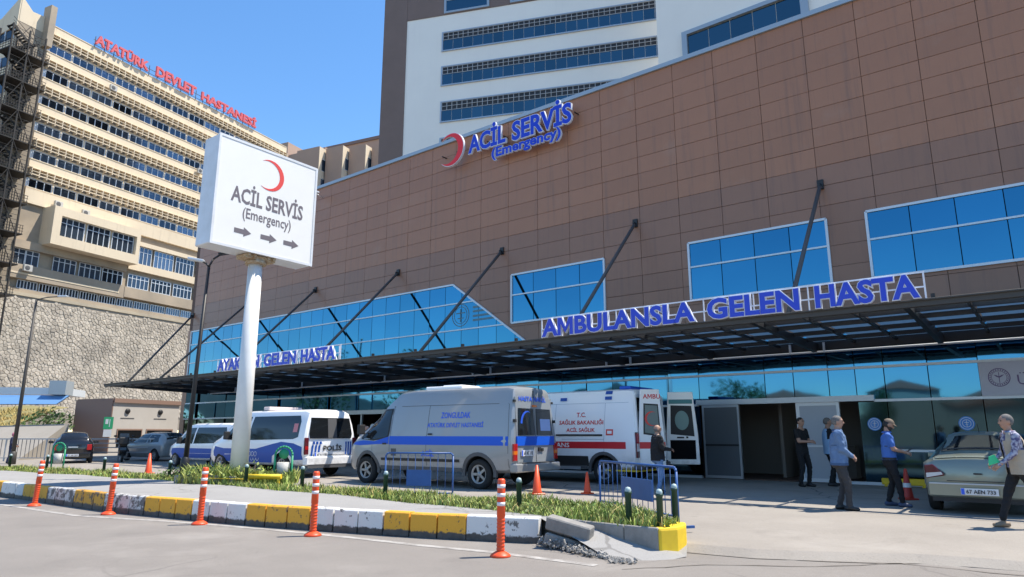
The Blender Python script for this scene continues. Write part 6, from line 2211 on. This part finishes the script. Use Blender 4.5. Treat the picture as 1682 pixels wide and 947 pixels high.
# ---------------------------------------------------------------- street furniture
def flex_post(loc, label, tilt):
    t = thing('bollard', label, 'bollard', loc, 0, 'orange flexible bollards along the road edge')
    t.rotation_euler = (R(tilt[0]), R(tilt[1]), 0)
    H = .91
    p = [(0, .04), (.056, .04)]
    z = .05
    while z < H - .48:
        p += [(.052, z), (.047, z + .008), (.047, z + .028), (.052, z + .034)]
        z += .042
    p += [(.047, H - .02), (.036, H), (0, H)]
    MB().lathe(p, 18).build('post', 'orange', t)
    MB().lathe([(0, .0), (.125, .0), (.125, .018), (.105, .035), (.07, .055), (.05, .065), (0, .065)], 20).build('base', 'orange', t, (0, 0, .002))
    for zz, hh in ((H - .11, .045), (H - .215, .045), (H - .32, .045), (H - .43, .062)):
        MB().lathe([(.0485, zz), (.0505, zz), (.0505, zz + hh), (.0485, zz + hh)], 18).build('reflective_band', 'reflect', t)
for (x, y), lb, tl in (((-.14, 8.70), 'nearest, standing before the white end of the kerb', (0, .6)), ((-2.90, 10.41), 'second from the right, before yellow kerb stones', (.6, .4)), ((-5.12, 11.68), 'middle one of the row, below the sign pole', (0, 1.2)), ((-7.43, 13.08), 'fourth from the right, leaning slightly, beside worn yellow kerb', (-.5, 2.4)), ((-9.83, 14.59), 'farthest left, leaning right', (0, 3.0))):
    flex_post((x, y, .0), 'orange flexible bollard with pale bands, ' + lb, tl)
MT['cone_red'] = mat('red_cone_plastic', (.45, .035, .02), .5)
MT['cone_white'] = mat('cone_white_band', (.7, .68, .66), .6)
def cone(loc, label, h=.70, bands=False):
    t = thing('traffic_cone', label, 'traffic cone', loc, rnd.uniform(0, 1), 'traffic cones')
    s_ = h / .7
    cm__ = 'cone_red' if bands else 'orange'
    MB().lathe([(0, .03), (.125 * s_, .03), (.115 * s_, .06), (.03 * s_, h), (0, h)], 18).build('cone', cm__, t)
    MB().bx(-.16 * s_, .16 * s_, -.16 * s_, .16 * s_, 0, .035).build('base', cm__, t, bevel=.01)
    if bands:
        for z in (.28,):
            r_ = lambda zz: (.115 + (.03 - .115) * (zz - .06) / (.64)) * s_ + .004
            MB().lathe([(r_(z * s_ ) , z * s_), (r_((z + .1) * s_), (z + .1) * s_)], 18).build('white_band', 'cone_white', t)
cone((.58, 16.4, APRON), 'orange traffic cone behind the silver van', .66)
cone((1.76, 16.5, APRON), 'orange traffic cone between the silver van and the blue barrier', .50)
cone((-12.9, 24.9, APRON), 'orange traffic cone on the left beyond the grass, near the black car', .70)
cone((8.46, 15.1, APRON), 'red cone with a white band beside the blue T-shirt man', .64, True)
def green_post(loc, label, h=.45):
    t = thing('green_post', label, 'post', loc, 0, 'dark green posts round the lawn')
    MB().lathe([(0, -.1), (.042, -.1), (.042, h - .05), (.05, h - .045), (.05, h - .02), (.042, h - .015), (0, h - .015)], 14).build('shaft', 'post_green', t)
    MB().lathe([(.04, h - .016), (.044, h + .005), (.03, h + .035), (0, h + .045)], 14).build('cap', 'post_cap', t)
PG = [((-17.35, 24.2), 'far left, beside the left street lamp'), ((-15.4, 23.2), 'second from the left, by the litter bin'), ((-12.1, 20.8), 'third from the left, in front of the black car'), ((-8.95, 18.35), 'at the foot of the dark street lamp'), ((-6.05, 16.0), 'right of the white sign pole'), ((-4.5, 15.1), 'in front of the police minibus'), ((-2.35, 13.1), 'in front of the silver van cab'), ((.11, 11.1), 'below the silver van rear wheel, behind the nearest bollard'), ((1.53, 9.32), 'left one of the three at the yellow kerb end'), ((1.87, 8.98), 'middle one of the three, beside the yellow kerb stone'), ((2.24, 9.75), 'right one of the three, beside the blue barrier leg')]
for (x, y), lb in PG:
    green_post((x, y, .285), 'dark green post with pale cap, ' + lb, .45 if y > 9.5 else .44)
def barrier(name, label, a, b, za, zb, H=.92, panel=(.33, .72), text=None):
    a, b = V((*a, za)), V((*b, zb))
    d = b - a
    t = thing(name, label, 'barrier', a, math.atan2(d.y, d.x))
    L_ = d.length
    mb = MB()
    r = .019
    P = [(0, 0, 0), (0, 0, H - .06), (.02, 0, H - .02), (.06, 0, H), (L_ - .06, 0, H), (L_ - .02, 0, H - .02), (L_, 0, H - .06), (L_, 0, zb - za)]
    mb.path(P, r, 8)
    mb.tube((0, 0, .16), (L_, 0, .16), .016)
    mb.build('frame', 'barrier', t)
    n_ = int(L_ / .16)
    bm__ = MB().tube((0, 0, .16), (0, 0, H - .01), .0065, n=6).mesh('bar', 'barrier')
    for i in range(1, n_):
        link('bar', bm__, t, (L_ * i / n_, 0, 0))
    x0, x1 = L_ * panel[0], L_ * panel[1]
    MB().bx(x0, x1, -.012, .012, .30, .62).build('panel', 'barrier', t)
    for x in (0, L_):
        MB().bx(x - .02, x + .02, -.25, .25, .0, .035).build('foot', 'barrier', t)
    return t
barrier('steel_barrier', 'blue steel barrier with solid panel along the end of the lawn', (1.56, 12.5), (2.36, 10.1), .14, .09, .84)
barrier('steel_barrier', 'small blue steel barrier with panel in front of the silver van', (-2.66, 14.75), (-1.22, 14.5), .10, .10, .96, (.32, .68))
# railing along the far left, bar by bar
rl_ = thing('railing', 'thin grey metal railing with upright bars before the pale ramp wall', 'railing', (-30.5, 36.2, APRON), 0)
MT['rail'] = mat('railing_steel', (.42, .42, .42), .5, .3)
MT['rail_dark'] = mat('railing_bar_steel', (.16, .15, .15), .6)
MB().bx(0, 13.2, -.03, .03, 1.09, 1.15).bx(0, 13.2, -.02, .02, .14, .18).build('top_rail', 'rail', rl_)
bm__ = MB().bx(-.012, .012, -.012, .012, .16, 1.1).mesh('bar', 'rail_dark')
x = .2
while x < 8.0:
    link('bar', bm__, rl_, (x + rnd.uniform(-.01, .01), 0, 0))
    x += .21
for z in (.42, .66, .88):
    MB().bx(8.6, 13.2, -.02, .02, z, z + .05).build('rail', 'rail', rl_)
for x in (0, 2.1, 4.2, 6.3, 8.5, 10.1, 11.7, 13.2):
    MB().bx(x - .03, x + .03, -.025, .025, 0, 1.12).build('post', 'rail', rl_)
# litter bins under green hoops
for (x, y, lb) in ((-15.9, 24.5, 'pale litter bin under a green hoop in front of the black car'), (-5.55, 17.0, 'litter bin under a green hoop in front of the police minibus')):
    t = thing('litter_bin', lb, 'litter bin', (x, y, .28), 0, 'litter bins under green hoops')
    P = [(-.21, 0, -.05), (-.21, 0, .66)] + [(-.21 * math.cos(a), 0, .66 + .21 * math.sin(a)) for a in [PI * q / 10 for q in range(1, 10)]] + [(.21, 0, .66), (.21, 0, -.05)]
    MB().path(P, .026, 8).build('hoop', 'green_sign', t)
    MB().lathe([(0, .15), (.13, .15), (.155, .5), (.145, .5), (.12, .17), (0, .17)], 16).build('bin', 'ac', t)
    MB().lathe([(0, -.012), (.12, -.012), (.12, .012), (0, .012)], 16, (0, 0, .70), ax='y').build('sign_disc', 'green_sign', t)
# yellow rail and grey edging of the planter round the sign pole
yr = thing('yellow_rail', 'low yellow rail beside the foot of the white sign pole', 'rail', (-6.15, 16.25, .29), R(-4))
MB().tube((0, 0, .2), (.84, 0, .2), .055, n=10).build('beam', 'yellow', yr)
for x in (.06, .78):
    MB().tube((x, 0, -.05), (x, 0, .2), .035, n=8).build('leg', 'yellow', yr)
MB().tube((0, 0, .14), (-1.25, .1, .16), .008, n=6).build('chain', 'yellow', yr)
pe = thing('planter_edging', 'grey stone edging of the planter left of the sign pole', 'edging', (-8.0, 16.72, .28), R(-9))
for k in range(4):
    MB().bx(.01, .39, -.08, .08, 0, .21).build('stone', 'kerb', pe, (k * .40, rnd.uniform(-.01, .01), rnd.uniform(-.01, .015)), bevel=.012)
ys = tag(MB().bx(.95, 2.0, -.5, -.42, .13, .30).bx(1.0, 1.08, -.5, -.42, .08, .13).bx(1.88, 1.96, -.5, -.42, .08, .13).build('floor_barrier', 'yellow', bevel=.015), 'low yellow bar at the foot of the glass front', 'floor bar')
ys.location = ORG
ys.rotation_euler = (0, 0, YAW)
# street lamps
def lamp(label, base, top, arms, m='steel_dark', r=.075):
    base, top = V(base), V(top)
    t = thing('street_lamp', label, 'street lamp', base, 0, 'street lamps')
    d = top - base
    MB().tube((0, 0, 0), d, r, r * .55, 12).lathe([(0, 0), (r * 1.7, 0), (r * 1.6, .5), (r, .58)], 12).build('pole', m, t)
    for pts, hm in arms:
        MB().path([d] + [d + V(p) for p in pts], .028, 8).build('arm', m, t)
        e = d + V(pts[-1])
        u = (V(pts[-1]) - V(pts[-2] if len(pts) > 1 else (0, 0, 0)))
        u.z *= .3
        u.normalize()
        mx = M.Translation(e + u * .16) @ u.to_track_quat('X', 'Z').to_matrix().to_4x4()
        b = MB().bx(-.22, .22, -.085, .085, -.03, .05, 0, mx)
        b.build('lamp_head', hm, t, bevel=.03, seg=2)
    return t
bz = from_px(303, 768, 18.6)
tz = from_px(343, 438, 18.6)
lamp('black street lamp with two arms standing left of the white sign pole', (bz.x, bz.y, .28), tz, [([(-.08, 0, .10), (-.2, -.02, .16)], 'alu'), ([(.10, 0, .22), (.28, .05, .38)], 'steel_dark')], r=.07)
bz = from_px(20, 755, 32.5)
tz = from_px(60, 492, 32.5)
lamp('dark street lamp with one long arm at the left edge before the stone wall', (bz.x, bz.y, APRON), tz, [([(.5, 0, .12), (1.1, 0, .16)], 'alu')], 'steel_warm', .095)

# ---------------------------------------------------------------- planting, and the street behind the camera (mirrored in the glass)
def tree(label, loc, H, R_, n=900, group='trees across the street', trunk=.3, seed=0):
    g = random.Random(seed)
    t = thing('tree', label, 'tree', loc, 0, group)
    tb = MB().tube((0, 0, -.2), (0, 0, H * .45), H * .022, H * .013, 8)
    blobs = []
    for k in range(9):
        a, z = g.uniform(0, 2 * PI), g.uniform(.42, .88) * H
        rr_ = R_ * g.uniform(.25, .75)
        c = V((rr_ * math.cos(a), rr_ * math.sin(a), z))
        blobs.append((c, R_ * g.uniform(.35, .55)))
        tb.tube((0, 0, H * g.uniform(.25, .42)), c, H * .009, H * .003, 6)
    tb.build('trunk', 'bark', t)
    cr_ = MB()
    for k in range(n):
        c, r_ = g.choice(blobs)
        p = c + V((g.gauss(0, 1), g.gauss(0, 1), g.gauss(0, .8))).normalized() * r_ * g.uniform(.5, 1.05)
        s_ = R_ * g.uniform(.03, .07)
        a = V((g.gauss(0, 1), g.gauss(0, 1), g.gauss(0, 1))).normalized()
        b = a.orthogonal().normalized()
        c2 = a.cross(b)
        cr_.add([p - b * s_, p + c2 * s_ * .6, p + b * s_, p - c2 * s_ * .6], [(0, 1, 2, 3)])
    cr_.build('crown', 'leaf', t, fix=False)
    return t
for k, (x, y, H, R_, lb) in enumerate([(-43, -11, 8.0, 3.0, 'round green tree mirrored in the glass above the grey sliding door'), (-60, -44, 8, 3.4, 'green tree mirrored in the glass right of the entrance header'), (-47, 27, 10, 3.4, 'tall tree mirrored in the glass behind the police minibus'), (-52, 36, 11, 3.6, 'taller tree mirrored in the glass left of the sign pole')]):
    tree(lb, (x, y, 0), H, R_, 1500, seed=k)
MT['house_wall'] = mat('house_render', (.52, .42, .32), .9)
def house(loc, rz, wx, wy, h, lb):
    t = thing('house', lb, 'house', loc, rz, 'houses across the street')
    MB().bx(-wx / 2, wx / 2, -wy / 2, wy / 2, 0, h).build('wall', 'house_wall', t)
    MB().add([(-wx / 2 - .4, -wy / 2 - .4, h), (wx / 2 + .4, -wy / 2 - .4, h), (wx / 2 + .4, wy / 2 + .4, h), (-wx / 2 - .4, wy / 2 + .4, h), (-wx / 4, 0, h + 2), (wx / 4, 0, h + 2)], [(0, 1, 5, 4), (2, 3, 4, 5), (1, 2, 5), (3, 0, 4), (0, 3, 2, 1)]).build('roof', 'tile_red', t)
    for sgn in (1, -1):
        for i in range(3):
            for z in np.arange(1.2, h - 1.4, 2.8):
                MB().bx(-wx / 2 + wx * (i + .5) / 3 - .5, -wx / 2 + wx * (i + .5) / 3 + .5, sgn * wy / 2 - .04, sgn * wy / 2 + .04, z, z + 1.3).build('window', 'glass_dark', t)
for x, y, rz, wx, wy, h, lb in ((-62, -30, .6, 12, 9, 6.2, 'pale house with red tiled roof mirrored in the glass over the lobby door'), (-70, -58, .5, 14, 9, 8.5, 'taller pale house with red roof mirrored in the glass beside the banner'), (-50, -52, .8, 10, 9, 5.5, 'low pale house with red roof mirrored in the glass above the dark doorway')):
    house((x, y, 0), rz, wx, wy, h, lb)
def shrub(label, loc, H, R_, n=260, m='leaf', seed=1):
    g = random.Random(seed)
    t = thing('shrub', label, 'shrub', loc, 0)
    st = MB()
    b_ = MB()
    for k in range(7):
        st.tube((0, 0, -.05), (g.uniform(-.6, .6) * R_, g.uniform(-.6, .6) * R_, H * g.uniform(.5, .9)), .02, .008, 5)
    for k in range(n):
        a = g.uniform(0, 2 * PI)
        r_ = R_ * math.sqrt(g.random())
        p = V((r_ * math.cos(a), r_ * math.sin(a), H * (.12 + .88 * g.random() * (1 - .45 * r_ / R_))))
        s_ = R_ * g.uniform(.05, .12)
        u = V((g.gauss(0, 1), g.gauss(0, 1), g.gauss(0, 1))).normalized()
        v = u.orthogonal().normalized()
        w2 = u.cross(v)
        b_.add([p - v * s_, p + w2 * s_ * .5, p + v * s_, p - w2 * s_ * .5], [(0, 1, 2, 3)])
    st.build('stem', 'bark', t)
    b_.build('foliage', m, t, fix=False)
    return t
shrub('dark green shrub on the dry bank left of the gate house', (-30.2, 45.0, 1.5), 1.9, 1.5, 400)
shrub('yellow green weeds at the foot of the white sign pole', (-6.2, 16.75, .3), .55, .5, 260, 'grass', 3)
shrub('small weed clump left of the sign pole over the grey edging', (-7.3, 16.95, .3), .5, .55, 240, 'grass', 4)
shrub('low dark weeds at the foot of the black street lamp', (-8.7, 18.4, .28), .4, .5, 220, 'leaf', 5)
# overhead cable past the far end of the wing
